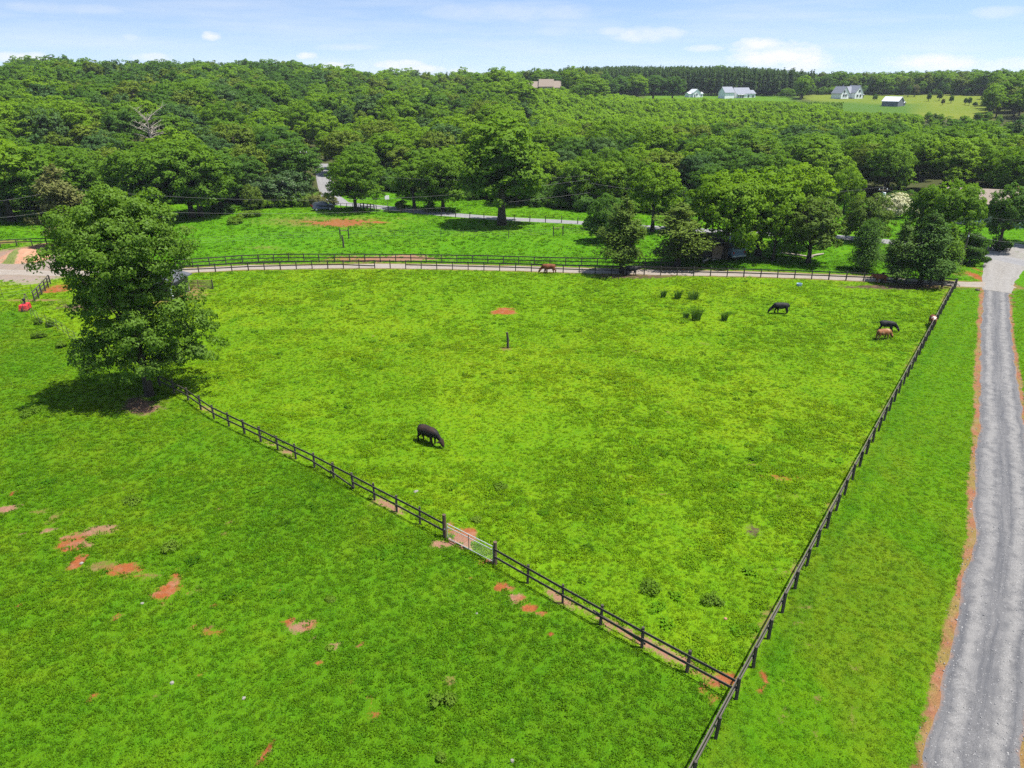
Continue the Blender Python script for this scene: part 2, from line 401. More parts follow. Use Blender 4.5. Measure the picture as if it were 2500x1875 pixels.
def tint(x, y):
    """albedo of the living ground cover"""
    D = np.hypot(x, y); az = np.degrees(np.arctan2(x, y))
    past = np.array((.079, .161, .0036)); front = np.array((.051, .126, .0032)); lawn = np.array((.053, .127, .0025)); far = np.array((.053, .146, .0037))
    sf, sr = s_front(x, y), s_right(x, y)
    wp = sst(-.25, .25, sf+(fbm(x*1.5, y*1.5, 3)-.5)*.4)*sst(-.2, .2, sr)
    wl = 1-sst(-.2, .2, sr)
    wf = sst(-1., 1.5, y-track_y(x))
    w = lambda a: np.asarray(a)[..., None]
    base = front*(1-w(wp))+past*w(wp)
    base = base*(1-w(wl))+lawn*w(wl)
    base = base*(1-w(wf))+far*w(wf)
    # large and middle scale differences in the sward
    a = fbm(x*.045, y*.045, 31, 3); b = fbm(x*.22, y*.22, 37, 3); c = fbm(x*.8, y*.8, 41, 3)
    dry = sst(.46, .68, .40*a+.4*b+.2*c)*(.9+.5*(1-wp)*(1-wl))
    lush = sst(.50, .68, .3*(1-a)+.35*fbm(x*.3+40, y*.3, 43, 3)+.35*fbm(x*1.1, y*1.1, 47, 2))
    base = base*(1+.10*(w(b)-.5)*2)
    base = base*(1-.42*w(dry))+.42*w(dry)*(base*np.array((1.45, 1.06, 1.2))+np.array((.006, 0, .0)))
    base = base*(1-.25*w(lush))+.25*w(lush)*base*np.array((.72, .88, .95))
    # the mown lawn strip: faint stripes along the fence, a dry streak in front
    st = .5+.5*np.sin(sr*3.4)
    base = base*(1+w(wl*(1-wf))*(.10*(w(st)-.5)))
    dryl = wl*sst(60, 34, y)*sst(.40, .62, fbm(x*.25, y*.10, 53, 3))
    base = base*(1-.36*w(dryl))+.36*w(dryl)*np.array((.088, .114, .006))
    # rank green just outside the right-hand fence and in front of the front fence
    rk = np.clip(1-np.abs(sr+.8)/.8, 0, 1)*(y < 75)*.6+np.clip(1-np.abs(sf+.5)/.6, 0, 1)*wp*0
    base = base*(1-.5*w(rk))+.5*w(rk)*np.array((.022, .095, .004))
    # woodland floor and the pale meadow by the far houses
    fl = sst(176, 186, D)*(1-sst(14, 15.5, az)*0)
    base = base*(1-w(fl))+w(fl)*np.array((.045, .052, .018))
    md = np.maximum(sst(23.2, 24., az)*sst(404, 414, D), sst(20.8, 21.3, az)*sst(530, 540, D))*sst(640, 625, D)*sst(33., 32., az)
    base = base*(1-w(md))+w(md)*(np.array((.098, .130, .015))+(w(fbm(x*.02, y*.02, 61))-.5)*np.array((.06, .03, .01)))
    yf = sst(1, 2, az)*sst(280, 290, D)*sst(530, 520, D)*sst(28.5, 28, az); base = base*(1-w(yf))+w(yf)*np.array((.05, .1, .013))
    hl = sst(9.6, 10.2, az)*sst(512, 522, D)*sst(640, 625, D)*sst(21, 20, az)
    base = base*(1-w(hl))+w(hl)*np.array((.060, .125, .009))
    return np.clip(base, .002, 1)

# ------------------------------------------------------------------ ground mesh
def axis(lo, a, b, fine, hi, mid, step2, g=1.09):
    x = list(np.arange(a, b+1e-6, fine))
    s = step2; v = b
    while v < hi:
        v += s; x.append(v)
        if v > mid: s *= g
    s = step2; v = a
    while v > lo:
        v -= s; x.insert(0, v)
        if v < -mid: s *= g
    return np.array(x)
gx = axis(-6000, -62, 62, .4, 6000, 150, 1.2, 1.10)
gy = axis(-300, 24, 112, .4, 9000, 190, 1.0, 1.07)
gy = gy[gy > -320]
X, Y = np.meshgrid(gx, gy)
Z = terr(X, Y)
nx, ny = len(gx), len(gy)
idx = np.arange(nx*ny).reshape(ny, nx)
F = np.stack([idx[:-1, :-1], idx[:-1, 1:], idx[1:, 1:], idx[1:, :-1]], -1).reshape(-1, 4)

# ground material: a living sward whose tone comes from the tint field, with clay showing through
def sward(t, pos, col):
    n1 = noise(t, pos, 1.1, 3, .6); n2 = noise(t, pos, 4.5, 3, .65); n3 = noise(t, pos, 19, 2, .6)
    k = mth(t, 'MULTIPLY', mrange(t, n2, .25, .75, .84, 1.16), mrange(t, n3, .25, .75, .60, 1.40))
    c2 = mixc(t, 1., col, (1, 1, 1), 'MULTIPLY')
    sc_ = N(t, 'ShaderNodeVectorMath', operation='SCALE'); L(t, c2, sc_.inputs[0]); L(t, k, sc_.inputs['Scale'])
    warm = N(t, 'ShaderNodeVectorMath', operation='MULTIPLY'); L(t, sc_.outputs[0], warm.inputs[0]); warm.inputs[1].default_value = (1.14, 1.04, 1.06)
    cool = N(t, 'ShaderNodeVectorMath', operation='MULTIPLY'); L(t, sc_.outputs[0], cool.inputs[0]); cool.inputs[1].default_value = (.88, .965, 1.03)
    return mixc(t, mrange(t, n1, .35, .65), warm.outputs[0], cool.outputs[0]), n1, n2, n3

mg, t, out = nt('pasture_ground')
ge = N(t, 'ShaderNodeNewGeometry'); pos = ge.outputs['Position']
at = N(t, 'ShaderNodeAttribute', attribute_name='tint'); ad = N(t, 'ShaderNodeAttribute', attribute_name='dcol'); am = N(t, 'ShaderNodeAttribute', attribute_name='dirt')
gc, n1, n2, n3 = sward(t, pos, at.outputs['Color'])
nb = noise(t, pos, 2.2, 5, .68)
dm = mth(t, 'ADD', am.outputs['Fac'], mth(t, 'MULTIPLY', mth(t, 'SUBTRACT', nb, .5), 1.5))
nb2 = noise(t, pos, 9, 3, .7); dm = mth(t, 'ADD', dm, mth(t, 'MULTIPLY', mth(t, 'SUBTRACT', nb2, .5), 1.1)); dm = mrange(t, dm, .36, .74)
dcn = mixc(t, mrange(t, noise(t, pos, 6, 4), .3, .7), ad.outputs['Color'], (.80, .84, .90), 'MULTIPLY')
dsp = N(t, 'ShaderNodeVectorMath', operation='SCALE'); L(t, dcn, dsp.inputs[0]); L(t, mrange(t, noise(t, pos, 16, 3, .7), .3, .7, .62, 1.3), dsp.inputs['Scale']); dcn = dsp.outputs[0]
dcn = mixc(t, mth(t, 'MULTIPLY', mrange(t, noise(t, pos, 1.4, 3), .52, .7), .35), dcn, (.25, .16, .11))
base = mixc(t, dm, gc, dcn)
p = N(t, 'ShaderNodeBsdfPrincipled', i_Roughness=.9); p.inputs['Specular IOR Level'].default_value = .03
L(t, base, p.inputs['Base Color'])
b = N(t, 'ShaderNodeBump'); b.inputs['Strength'].default_value = .9; b.inputs['Distance'].default_value = .12
hh = mth(t, 'ADD', mth(t, 'MULTIPLY', n2, .8), mth(t, 'MULTIPLY', n3, .45)); L(t, hh, b.inputs['Height']); L(t, b.outputs[0], p.inputs['Normal'])
L(t, p.outputs[0], out.inputs[0])
DM, DC = dirt_fields(X, Y)
TN = tint(X, Y)
gme = mesh_np('ground', np.stack([X, Y, Z], -1).reshape(-1, 3), F, mg, True)
def setattr_np(me, name, typ, arr, dom='POINT'):
    a = me.attributes.new(name, typ, dom)
    key = {'FLOAT': 'value', 'FLOAT_COLOR': 'color', 'FLOAT_VECTOR': 'vector', 'INT': 'value'}[typ]
    a.data.foreach_set(key, np.asarray(arr, np.int32 if typ == 'INT' else np.float32).ravel())
def rgba(c): c = c.reshape(-1, 3); return np.concatenate([c, np.ones((len(c), 1))], 1)
setattr_np(gme, 'tint', 'FLOAT_COLOR', rgba(TN)); setattr_np(gme, 'dcol', 'FLOAT_COLOR', rgba(DC)); setattr_np(gme, 'dirt', 'FLOAT', DM.reshape(-1))
tag(link('ground', gme), kind='structure')

# ------------------------------------------------------------------ roads
def strip(name, Ls, Rs, nacross, lift, mat, jit=.0, seed=0, sub=1.0):
    """Ls, Rs: world xy edge points; makes a draped sheet with ragged edges"""
    Ls = np.array(Ls, float); Rs = np.array(Rs, float)
    mid = (Ls+Rs)/2; s = np.concatenate([[0], np.cumsum(np.hypot(*np.diff(mid, axis=0).T))])
    n = max(2, int(s[-1]/sub)); q = np.linspace(0, s[-1], n)
    l = np.stack([np.interp(q, s, Ls[:, k]) for k in (0, 1)], -1); r = np.stack([np.interp(q, s, Rs[:, k]) for k in (0, 1)], -1)
    w = r-l; wl = np.hypot(*w.T)[:, None]
    l = l+w/wl*jit*(fbm(q*.6, q*0, seed, 3)-.5)[:, None]*2; r = r+w/wl*jit*(fbm(q*.6, q*0+5, seed+3, 3)-.5)[:, None]*2
    u = np.linspace(0, 1, nacross)
    P = l[:, None]*(1-u)[None, :, None]+r[:, None]*u[None, :, None]
    z = terr(P[..., 0], P[..., 1])+lift*np.where((u < .01) | (u > .99), -.8, 1.)[None, :]
    V = np.concatenate([P, z[..., None]], -1).reshape(-1, 3)
    i = np.arange(n*nacross).reshape(n, nacross)
    f = np.stack([i[:-1, :-1], i[:-1, 1:], i[1:, 1:], i[1:, :-1]], -1).reshape(-1, 4)
    me = mesh_np(name, V, f, mat, True)
    uv = np.stack([np.broadcast_to(u, (n, nacross)), np.broadcast_to(q[:, None], (n, nacross))], -1).reshape(-1, 2)
    setattr_np(me, 'across', 'FLOAT', uv[:, 0]); setattr_np(me, 'along', 'FLOAT', uv[:, 1])
    bm = bmesh.new(); bm.from_mesh(me); bmesh.ops.recalc_face_normals(bm, faces=bm.faces)
    if sum(fc.normal.z for fc in bm.faces) < 0: bmesh.ops.reverse_faces(bm, faces=bm.faces)
    bm.to_mesh(me); bm.free()
    return tag(link(name, me), kind='structure')
def centre_strip(name, px, width, lift, mat, nacross=5, jit=.15, seed=0, pts=None):
    P = np.array([tuple((p if pts else G(*p)).xy) for p in (pts or px)])
    d = np.gradient(P, axis=0); d /= np.hypot(*d.T)[:, None]; nrm = np.stack([-d[:, 1], d[:, 0]], -1)
    w = np.asarray(width)/2*np.ones(len(P))
    return strip(name, P+nrm*w[:, None], P-nrm*w[:, None], nacross, lift, mat, jit, seed)

def gravel_mat(name, ca, cb, streak, wear, clay=None):
    m, t, out = nt(name)
    pos = N(t, 'ShaderNodeNewGeometry').outputs['Position']
    u = N(t, 'ShaderNodeAttribute', attribute_name='across').outputs['Fac']; v = N(t, 'ShaderNodeAttribute', attribute_name='along').outputs['Fac']
    cb_ = N(t, 'ShaderNodeCombineXYZ'); L(t, mth(t, 'MULTIPLY', u, 9.), cb_.inputs[0]); L(t, mth(t, 'MULTIPLY', v, .10), cb_.inputs[1])
    ns = noise(t, cb_.outputs[0], 1., 3, .6)
    ng = noise(t, pos, 30, 3, .7); nm = noise(t, pos, 1.6, 4, .6)
    c = mixc(t, mrange(t, ns, .35, .65), ca, cb)
    # two wheel tracks, packed and paler
    wt = mth(t, 'ABSOLUTE', mth(t, 'SUBTRACT', mth(t, 'ABSOLUTE', mth(t, 'SUBTRACT', u, .5)), .23))
    wt = mrange(t, mth(t, 'ADD', wt, mth(t, 'MULTIPLY', mth(t, 'SUBTRACT', nm, .5), .16)), .02, .13, 1., 0.)
    c = mixc(t, mth(t, 'MULTIPLY', wt, streak), c, wear)
    c = mixc(t, mrange(t, nm, .45, .75, 0., .5), c, tuple(x*.75 for x in ca))
    g = N(t, 'ShaderNodeVectorMath', operation='SCALE'); L(t, c, g.inputs[0]); L(t, mrange(t, ng, .3, .7, .55, 1.45), g.inputs['Scale'])
    c = g.outputs[0]
    vo = N(t, 'ShaderNodeTexVoronoi'); vo.inputs['Scale'].default_value = 4.2; L(t, pos, vo.inputs['Vector'])
    c = mixc(t, mrange(t, vo.outputs['Distance'], .04, .18, .8, 0.), c, (.27, .265, .26))
    if clay:
        ed = mth(t, 'ADD', mth(t, 'MULTIPLY', mth(t, 'ABSOLUTE', mth(t, 'SUBTRACT', u, .5)), 2.), mth(t, 'MULTIPLY', mth(t, 'SUBTRACT', nm, .5), .5))
        c = mixc(t, mrange(t, ed, .86, 1.02), c, clay)
    p = N(t, 'ShaderNodeBsdfPrincipled', i_Roughness=.92); L(t, c, p.inputs['Base Color']); p.inputs['Specular IOR Level'].default_value = .2
    b = N(t, 'ShaderNodeBump'); b.inputs['Strength'].default_value = .6; b.inputs['Distance'].default_value = .05; L(t, ng, b.inputs['Height']); L(t, b.outputs[0], p.inputs['Normal'])
    L(t, p.outputs[0], out.inputs[0]); return m
M_DRIVE = gravel_mat('drive_gravel', (0.0720, 0.0728, 0.0776), (0.1200, 0.1176, 0.1176), .8, (0.1720, 0.1664, 0.1600), (0.1920, 0.1200, 0.0880))
M_LANE = gravel_mat('lane_gravel', (0.1880, 0.1600, 0.1320), (0.2120, 0.1840, 0.1560), .5, (0.2280, 0.2040, 0.1800), (0.1760, 0.1360, 0.0880))
M_ROAD = gravel_mat('road_surface', (0.1560, 0.1536, 0.1584), (0.1800, 0.1776, 0.1800), .3, (0.1960, 0.1936, 0.1920))
M_APRON = gravel_mat('apron_gravel', (0.1640, 0.1536, 0.1424), (0.1920, 0.1824, 0.1696), .4, (0.2040, 0.1960, 0.1880), (0.1760, 0.1360, 0.0880))
ys = np.linspace(14, DRIVE_END, 60)
strip('gravel_driveway', np.stack([xl(ys), ys], -1), np.stack([xr(ys), ys], -1), 15, .030, M_DRIVE, .28, 3, .5)
centre_strip('gravel_lane', LANE, 3.3, .040, M_LANE, 7, .25, 5)
centre_strip('driveway_apron', [(2432, 712), (2436, 700), (2438, 680), (2450, 655), (2478, 628), (2520, 600)], [3.6, 4.2, 4.8, 6., 9., 12.], .052, M_APRON, 7, .25, 8)
centre_strip('country_road', [(786, 400), (790, 425), (796, 452), (806, 478), (830, 497), (890, 502), (948, 508), (1075, 522), (1233, 534), (1421, 544), (1700, 562), (2050, 579), (2300, 602), (2440, 630), (2620, 668)], [5, 5, 5, 5, 5.2, 5, 4.5, 4.4, 4.4, 4.4, 4.4, 4.4, 5, 5.5, 6], .066, M_ROAD, 7, .12, 11)
for q, c in (((1770, 238), (1990, 246)), ((1640, 238), (1780, 240))):
    pass

# ------------------------------------------------------------------ scattering by geometry nodes
def scatter(name, pts, protos, kind_idx, rot, scl, mat_tint=None, extra=None):
    """one object whose points carry instanced plants"""
    me = bpy.data.meshes.new(name); me.vertices.add(len(pts)); me.vertices.foreach_set('co', np.asarray(pts, np.float32).ravel())
    setattr_np(me, 'idx', 'INT', kind_idx); setattr_np(me, 'rot', 'FLOAT_VECTOR', rot); setattr_np(me, 'scl', 'FLOAT_VECTOR', scl)
    if mat_tint is not None: setattr_np(me, 'tint', 'FLOAT_COLOR', rgba(mat_tint))
    o = link(name, me)
    ng = bpy.data.node_groups.new(name+'_scatter', 'GeometryNodeTree')
    ng.interface.new_socket('Geometry', in_out='INPUT', socket_type='NodeSocketGeometry'); ng.interface.new_socket('Geometry', in_out='OUTPUT', socket_type='NodeSocketGeometry')
    gi = ng.nodes.new('NodeGroupInput'); go = ng.nodes.new('NodeGroupOutput')
    iop = ng.nodes.new('GeometryNodeInstanceOnPoints'); jn = ng.nodes.new('GeometryNodeJoinGeometry')
    for pr in reversed(protos):
        oi = ng.nodes.new('GeometryNodeObjectInfo'); oi.inputs['Object'].default_value = pr; oi.transform_space = 'ORIGINAL'
        gti = ng.nodes.new('GeometryNodeGeometryToInstance'); ng.links.new(oi.outputs['Geometry'], gti.inputs[0]); ng.links.new(gti.outputs[0], jn.inputs[0])
    m2p = ng.nodes.new('GeometryNodeMeshToPoints')
    ng.links.new(gi.outputs[0], m2p.inputs[0]); ng.links.new(m2p.outputs[0], iop.inputs['Points']); ng.links.new(jn.outputs[0], iop.inputs['Instance'])
    iop.inputs['Pick Instance'].default_value = True
    def na(nm, ty):
        n = ng.nodes.new('GeometryNodeInputNamedAttribute'); n.data_type = ty; n.inputs[0].default_value = nm; return n.outputs[0]
    ng.links.new(na('idx', 'INT'), iop.inputs['Instance Index']); 
    e2r = ng.nodes.new('FunctionNodeEulerToRotation'); ng.links.new(na('rot', 'FLOAT_VECTOR'), e2r.inputs[0]); ng.links.new(e2r.outputs[0], iop.inputs['Rotation'])
    ng.links.new(na('scl', 'FLOAT_VECTOR'), iop.inputs['Scale'])
    ng.links.new(iop.outputs[0], go.inputs[0])
    md = o.modifiers.new('scatter', 'NODES'); md.node_group = ng
    return o

def proto(me): return bpy.data.objects.new(me.name+'_source', me)

def tuft_mesh(rng, n, spread, h, w, mat, lean=.5, droop=.35):
    a = rng.uniform(0, 2*PI, n); r = spread*np.sqrt(rng.uniform(0, 1, n)); hh = h*rng.uniform(.5, 1.15, n)
    bx, by = r*np.cos(a), r*np.sin(a); la = a+rng.normal(0, .9, n); le = lean*hh*rng.uniform(.2, 1.3, n)
    tx, ty = bx+np.cos(la)*le, by+np.sin(la)*le
    mx_, my_ = bx+np.cos(la)*le*.4, by+np.sin(la)*le*.4
    ca = la+PI/2+rng.normal(0, .5, n); ww = w*rng.uniform(.6, 1.3, n); sx, sy = np.cos(ca)*ww/2, np.sin(ca)*ww/2
    V = np.stack([np.stack([bx-sx*.7, by-sy*.7, -.02+0*bx], -1), np.stack([bx+sx*.7, by+sy*.7, -.02+0*bx], -1),
                  np.stack([mx_+sx, my_+sy, hh*.65], -1), np.stack([mx_-sx, my_-sy, hh*.65], -1),
                  np.stack([tx+sx*.15, ty+sy*.15, hh*(1-droop*rng.uniform(0, 1, n))], -1), np.stack([tx-sx*.15, ty-sy*.15, hh*(1-droop*.5)], -1)], 1).reshape(-1, 3)
    i = np.arange(n)[:, None]*6
    f = np.concatenate([i+np.array([[0, 1, 2, 3]]), i+np.array([[3, 2, 4, 5]])])
    return mesh_np('tuft', V, f, mat)

mt_, t, out = nt('grass_blades')
ge = N(t, 'ShaderNodeNewGeometry'); at = N(t, 'ShaderNodeAttribute', attribute_name='tint'); at.attribute_type = 'INSTANCER'
gc, *_ = sward(t, ge.outputs['Position'], at.outputs['Color'])
oi = N(t, 'ShaderNodeObjectInfo')
g = N(t, 'ShaderNodeVectorMath', operation='SCALE'); L(t, gc, g.inputs[0]); L(t, mrange(t, oi.outputs['Random'], 0, 1, .85, 1.3), g.inputs['Scale'])
nu = N(t, 'ShaderNodeVectorMath', operation='MULTIPLY_ADD'); L(t, ge.outputs['Normal'], nu.inputs[0]); nu.inputs[1].default_value = (.30, .30, .30); nu.inputs[2].default_value = (0, 0, .9)
nz = N(t, 'ShaderNodeVectorMath', operation='NORMALIZE'); L(t, nu.outputs[0], nz.inputs[0])
df = N(t, 'ShaderNodeBsdfPrincipled', i_Roughness=.6); L(t, nz.outputs[0], df.inputs['Normal']); L(t, g.outputs[0], df.inputs['Base Color']); df.inputs['Specular IOR Level'].default_value = .03
tr = N(t, 'ShaderNodeBsdfTranslucent'); L(t, mixc(t, 1., g.outputs[0], (1.3, 1.25, .6), 'MULTIPLY'), tr.inputs[0])
mx = N(t, 'ShaderNodeMixShader'); mx.inputs[0].default_value = .35; L(t, df.outputs[0], mx.inputs[1]); L(t, tr.outputs[0], mx.inputs[2]); L(t, mx.outputs[0], out.inputs[0])
MAT['grass'] = mt_
ROADXY = [np.array(tuple(G(*q).xy)) for q in ((786, 404), (796, 452), (806, 478), (830, 497), (890, 502), (948, 508), (1075, 522), (1233, 534), (1421, 544), (1700, 562), (2050, 579), (2300, 602), (2440, 630), (2450, 655), (2436, 700))]
def mask_px(x, y):
    """where plants may grow: not on the drive, lane or clay"""
    m, _ = dirt_fields(x, y)
    ok = (m+(fbm(x*2.2, y*2.2, 71, 3)-.5)*1.5+(fbm(x*9., y*9., 73, 1)-.5)*.9 < .5)
    ok &= ~((x > xl(y)-.15) & (x < xr(y)+.15) & (y < DRIVE_END))
    ok &= np.abs(y-track_y(x)) > 2.0
    for A, B in zip(ROADXY, ROADXY[1:]):
        d = B-A; tt = np.clip(((x-A[0])*d[0]+(y-A[1])*d[1])/(d@d), 0, 1); ok &= np.hypot(x-A[0]-d[0]*tt, y-A[1]-d[1]*tt) > 2.5
    return ok
def grass_points(rng, ymin, ymax, dens):
    n = int((ymax-ymin)*(1.7*ymax)*dens)
    y = rng.uniform(ymin, ymax, n); x = rng.uniform(-.85*ymax, .85*ymax, n)
    k = np.abs(x) < .83*y+6; x, y = x[k], y[k]
    k = mask_px(x, y); return x[k], y[k]
rng = np.random.default_rng(3)
bands = [(16, 45, 30.), (45, 75, 18.), (75, 112, 8.), (112, 172, 1.8)]
gxs, gys, gsc = [], [], []
for a_, b_, d_ in bands:
    x, y = grass_points(rng, a_, b_, d_); gxs.append(x); gys.append(y); gsc.append(np.full(len(x), 1. if b_ < 80 else (1.25 if b_ < 120 else 2.0)))
gx_, gy_, gs_ = map(np.concatenate, (gxs, gys, gsc))
cl = fbm(gx_*.75, gy_*.75, 81, 3); cl2 = fbm(gx_*.2, gy_*.2, 87, 2)
lawnw = (s_right(gx_, gy_) < 0); frontw = (s_front(gx_, gy_) < 0) & ~lawnw
sz = (.55+.75*sst(.40, .70, .65*cl+.35*cl2))*gs_
sz = np.where(lawnw, .60*gs_*(.8+.4*cl), np.where(frontw, .5*gs_+.38*sz, sz))*rng.uniform(.75, 1.25, len(gx_))
protos = [proto(tuft_mesh(rng, 14, .16, .15, .030, MAT['grass'])) for _ in range(4)]+[proto(tuft_mesh(rng, 14, .15, .10, .07, MAT['grass'], 1.1, .6)) for _ in range(3)]
n = len(gx_)
pts = np.stack([gx_, gy_, terr(gx_, gy_)], -1)
rot = np.stack([rng.normal(0, .06, n), rng.normal(0, .06, n), rng.uniform(0, 2*PI, n)], -1)
scl = np.stack([sz*1.05, sz*1.05, sz*np.where(lawnw, .7, 1.)], -1)
tn = tint(gx_, gy_)*(.92+.4*sst(.4, .7, cl)[:, None]*np.array((.55, .5, .3)))
tag(scatter('grass', pts, protos, rng.integers(0, len(protos), n), rot, scl, tn), 'short green pasture grass covering the fields and the lawn strip', 'grass', kind='stuff')
# broad-leaved pasture weeds too many to count
n0 = 4200
y = rng.uniform(26, 140, n0); x = rng.uniform(-100, 100, n0); k = (np.abs(x) < .83*y+4); x, y = x[k], y[k]
cw = fbm(x*.13, y*.13, 91, 3)
k = mask_px(x, y) & (s_right(x, y) > .4) & (cw > .40+.12*rng.uniform(0, 1, len(x))); x, y = x[k], y[k]
k = (s_front(x, y) > 0) | (rng.uniform(0, 1, len(x)) < .3); x, y = x[k], y[k]; n = len(x)
wp_ = [proto(tuft_mesh(rng, 40, .24, .17, .085, MAT['grass'], 1.0, .6)) for _ in range(4)]
s_ = rng.uniform(.6, 1.5, n)**1.2
tag(scatter('pasture_weeds', np.stack([x, y, terr(x, y)], -1), wp_, rng.integers(0, 4, n), np.stack([0*x, 0*x, rng.uniform(0, 6.28, n)], -1), np.stack([s_, s_, s_*rng.uniform(.6, 1., n)], -1), tint(x, y)*rng.uniform(.58, 1.2, (n, 1))*np.array((.86, 1., 1.4))),
    'low broad leaved weeds dotted through the pasture grass', 'weeds', kind='stuff')

# loose stones on the gravel drive
n5 = 4200; yy_ = rng.uniform(17, DRIVE_END, n5)**1.0; uu_ = np.clip(rng.beta(.8, .8, n5), 0, 1); xx_ = xl(yy_)+(xr(yy_)-xl(yy_))*uu_+rng.normal(0, .25, n5)
bm = bmesh.new(); bmesh.ops.create_icosphere(bm, subdivisions=1, radius=.5)
for v in bm.verts: v.co *= rng.uniform(.75, 1.2); v.co.z *= .6
gm_ = bpy.data.meshes.new('gravel_stone'); bm.to_mesh(gm_); bm.free(); gm_.materials.append(plain_mat('loose_gravel', (.33, .32, .305), (.14, .138, .138), 3, .9))
gs5 = rng.uniform(.03, .07, n5)+.07*rng.uniform(0, 1, n5)**6
tag(scatter('loose_gravel', np.stack([xx_, yy_, terr(xx_, yy_)+.035], -1), [proto(gm_)], np.zeros(n5, int), rng.uniform(0, 6.28, (n5, 3)), np.stack([gs5]*3, -1)), 'loose pale stones strewn over the gravel drive', 'gravel', kind='stuff')

# ------------------------------------------------------------------ fences
def post_mesh(h, w, d, mat, rng, cap=0.):
    m = MB(); m.box((0, 0, (h-.3)/2), (w, d, h+.3)); me = m.mesh('post', mat, .012); return me
def rail_mesh(mat, w=.038, h=.14):
    m = MB(); m.box((0, 0, 0), (1, w, h)); return m.mesh('rail', mat)
POST = post_mesh(1.28, .13, .13, MAT['post'], None); POSTS = post_mesh(1.2, .11, .11, MAT['post'], None)
TPOST = None
RAIL = rail_mesh(MAT['rail'])
fr = random.Random(5)
def place_post(parent, o, p, me=POST, s=1., name='post', lean=.02):
    c = link(name, me, parent); c.location = Vector(p)-o; c.rotation_euler = (fr.gauss(0, lean), fr.gauss(0, lean), fr.uniform(-.08, .08)); c.scale = (fr.uniform(.9, 1.1),)*2+(s*fr.uniform(.97, 1.05),); return c
def place_rail(parent, o, a, b, me=RAIL, ext=.05, hs=1.):
    a = Vector(a); b = Vector(b); d = b-a
    c = link('rail', me, parent); M = d.to_track_quat('X', 'Z').to_euler()
    c.location = (a+b)/2-o; c.rotation_euler = M; c.scale = (d.length+ext, 1, hs); return c
def gp(px, py): return G(px, py)
def resample(P, step, n=None):
    P = [Vector(p) for p in P]; s = [0]
    for a, b in zip(P, P[1:]): s.append(s[-1]+(b-a).length)
    n = n or max(2, round(s[-1]/step)+1)
    out = []
    for q in np.linspace(0, s[-1], n):
        x = np.interp(q, s, [p.x for p in P]); y = np.interp(q, s, [p.y for p in P]); out.append(Vector((x, y, tz(x, y))))
    return out
def board_fence(label, P, heights, span=1, off=.09, post=POST, offside=1, skip={}, sag={}, group=None, rail=RAIL, pname='post', hs=1.):
    o = thing('board_fence', label, 'fence', P[0], 0, group); O = Vector(P[0])
    for p in P: place_post(o, O, p, post)
    for hi, h in enumerate(heights):
        i = 0
        while i < len(P)-1:
            j = min(i+span, len(P)-1)
            a, b = Vector(P[i]), Vector(P[j])
            if (hi, i) in skip: i = j; continue
            d = (b-a); d.z = 0; nrm = Vector((-d.y, d.x, 0)).normalized()*off*offside
            za, zb = h+fr.gauss(0, .012), h+fr.gauss(0, .012)
            if (hi, i) in sag: za += sag[(hi, i)][0]; zb += sag[(hi, i)][1]
            place_rail(o, O, a+nrm+Vector((0, 0, za)), b+nrm+Vector((0, 0, zb)), rail, hs=hs)
            i = j
    return o

FRONT = [(391, 943), (419, 955), (452, 973), (485, 990), (523, 1023), (559, 1035), (599, 1052), (638, 1072), (681, 1095), (727, 1119), (776, 1147), (826, 1173), (880, 1202), (936, 1230), (994, 1262), (1060, 1296), (1086, 1313)]
FR2 = [(1209, 1378), (1285, 1421), (1373, 1469), (1467, 1526), (1565, 1580), (1675, 1640), (1797, 1707)]
line = lambda p, A, B: A+(B-A)*max(-.5, min(1.2, ((p-A).dot(B-A))/(B-A).length_squared))
GA, GB = gp(1086, 1313), gp(1209, 1378)
F1 = [gp(*q) for q in FRONT]; F2 = [gp(*q) for q in FR2]
# even out the hand-read points along their own line
F1a = resample([F1[4], F1[10], GA], 0, n=13); F1b = resample([F1[0], F1[2], F1[4]], 0, n=5)
F1 = F1b[:-1]+F1a
F2 = resample([GB, F2[3], PB], 0, n=7)
board_fence('black two rail board fence running from the big near tree to the metal gate', F1[:-1]+[F1[-1]], (1.12, .62), skip={(1, 11)}, sag={(1, 10): (0, -.18)}, offside=-1)
board_fence('black two rail board fence from the metal gate to the front corner', F2, (1.12, .62), offside=-1, sag={(1, 3): (0, -.06)})
# broken lower board, one end dropped
# posts of the gate
def gate_post(p, label, s):
    m = MB(); m.tube([(0, 0, -.3), (0, 0, .8), (0.01, 0, 1.52*s)], [.125, .12, .115], 10)
    o = m.obj('gate_post', MAT['gatepost'], None, location=None) if False else m.obj('gate_post', MAT['gatepost'])
    o.location = p; return tag(o, label, 'post')
gate_post(GA, 'thick round brown wooden post where the metal gate is chained', 1.12)
gate_post(GB, 'thick dark wooden post that the metal gate hangs on', 1.05)
gd = (GB-GA); gl = gd.length; g0 = GA+gd*.06; gang = math.atan2(gd.y, gd.x)
gt = thing('tube_gate', 'galvanised tube gate with wire mesh between two thick wooden posts', 'gate', g0, gang)
gw = gl*.90; sl = (GB.z-GA.z)/gl
fm = MB(); fm.tube([(0, 0, .10), (gw, 0, .10)], .022, 8).tube([(0, 0, 1.16), (gw, 0, 1.16)], .024, 8).tube([(0, 0, .10), (0, 0, 1.16)], .022, 8).tube([(gw, 0, .10), (gw, 0, 1.16)], .022, 8)
fm.obj('gate_frame', MAT['galv'], gt)
MB().tube([(0, 0, .92), (gw, 0, .92)], .024, 8).obj('rail', MAT['galv'], gt)
MB().tube([(gw*.48, 0, .10), (gw*.48, 0, 1.16)], .022, 8).obj('brace', MAT['steel'], gt)
wm = MB()
for k in range(1, 30):
    wm.tube([(gw*k/30, .012, .11), (gw*k/30, .012, .93)], .0022, 3, False)
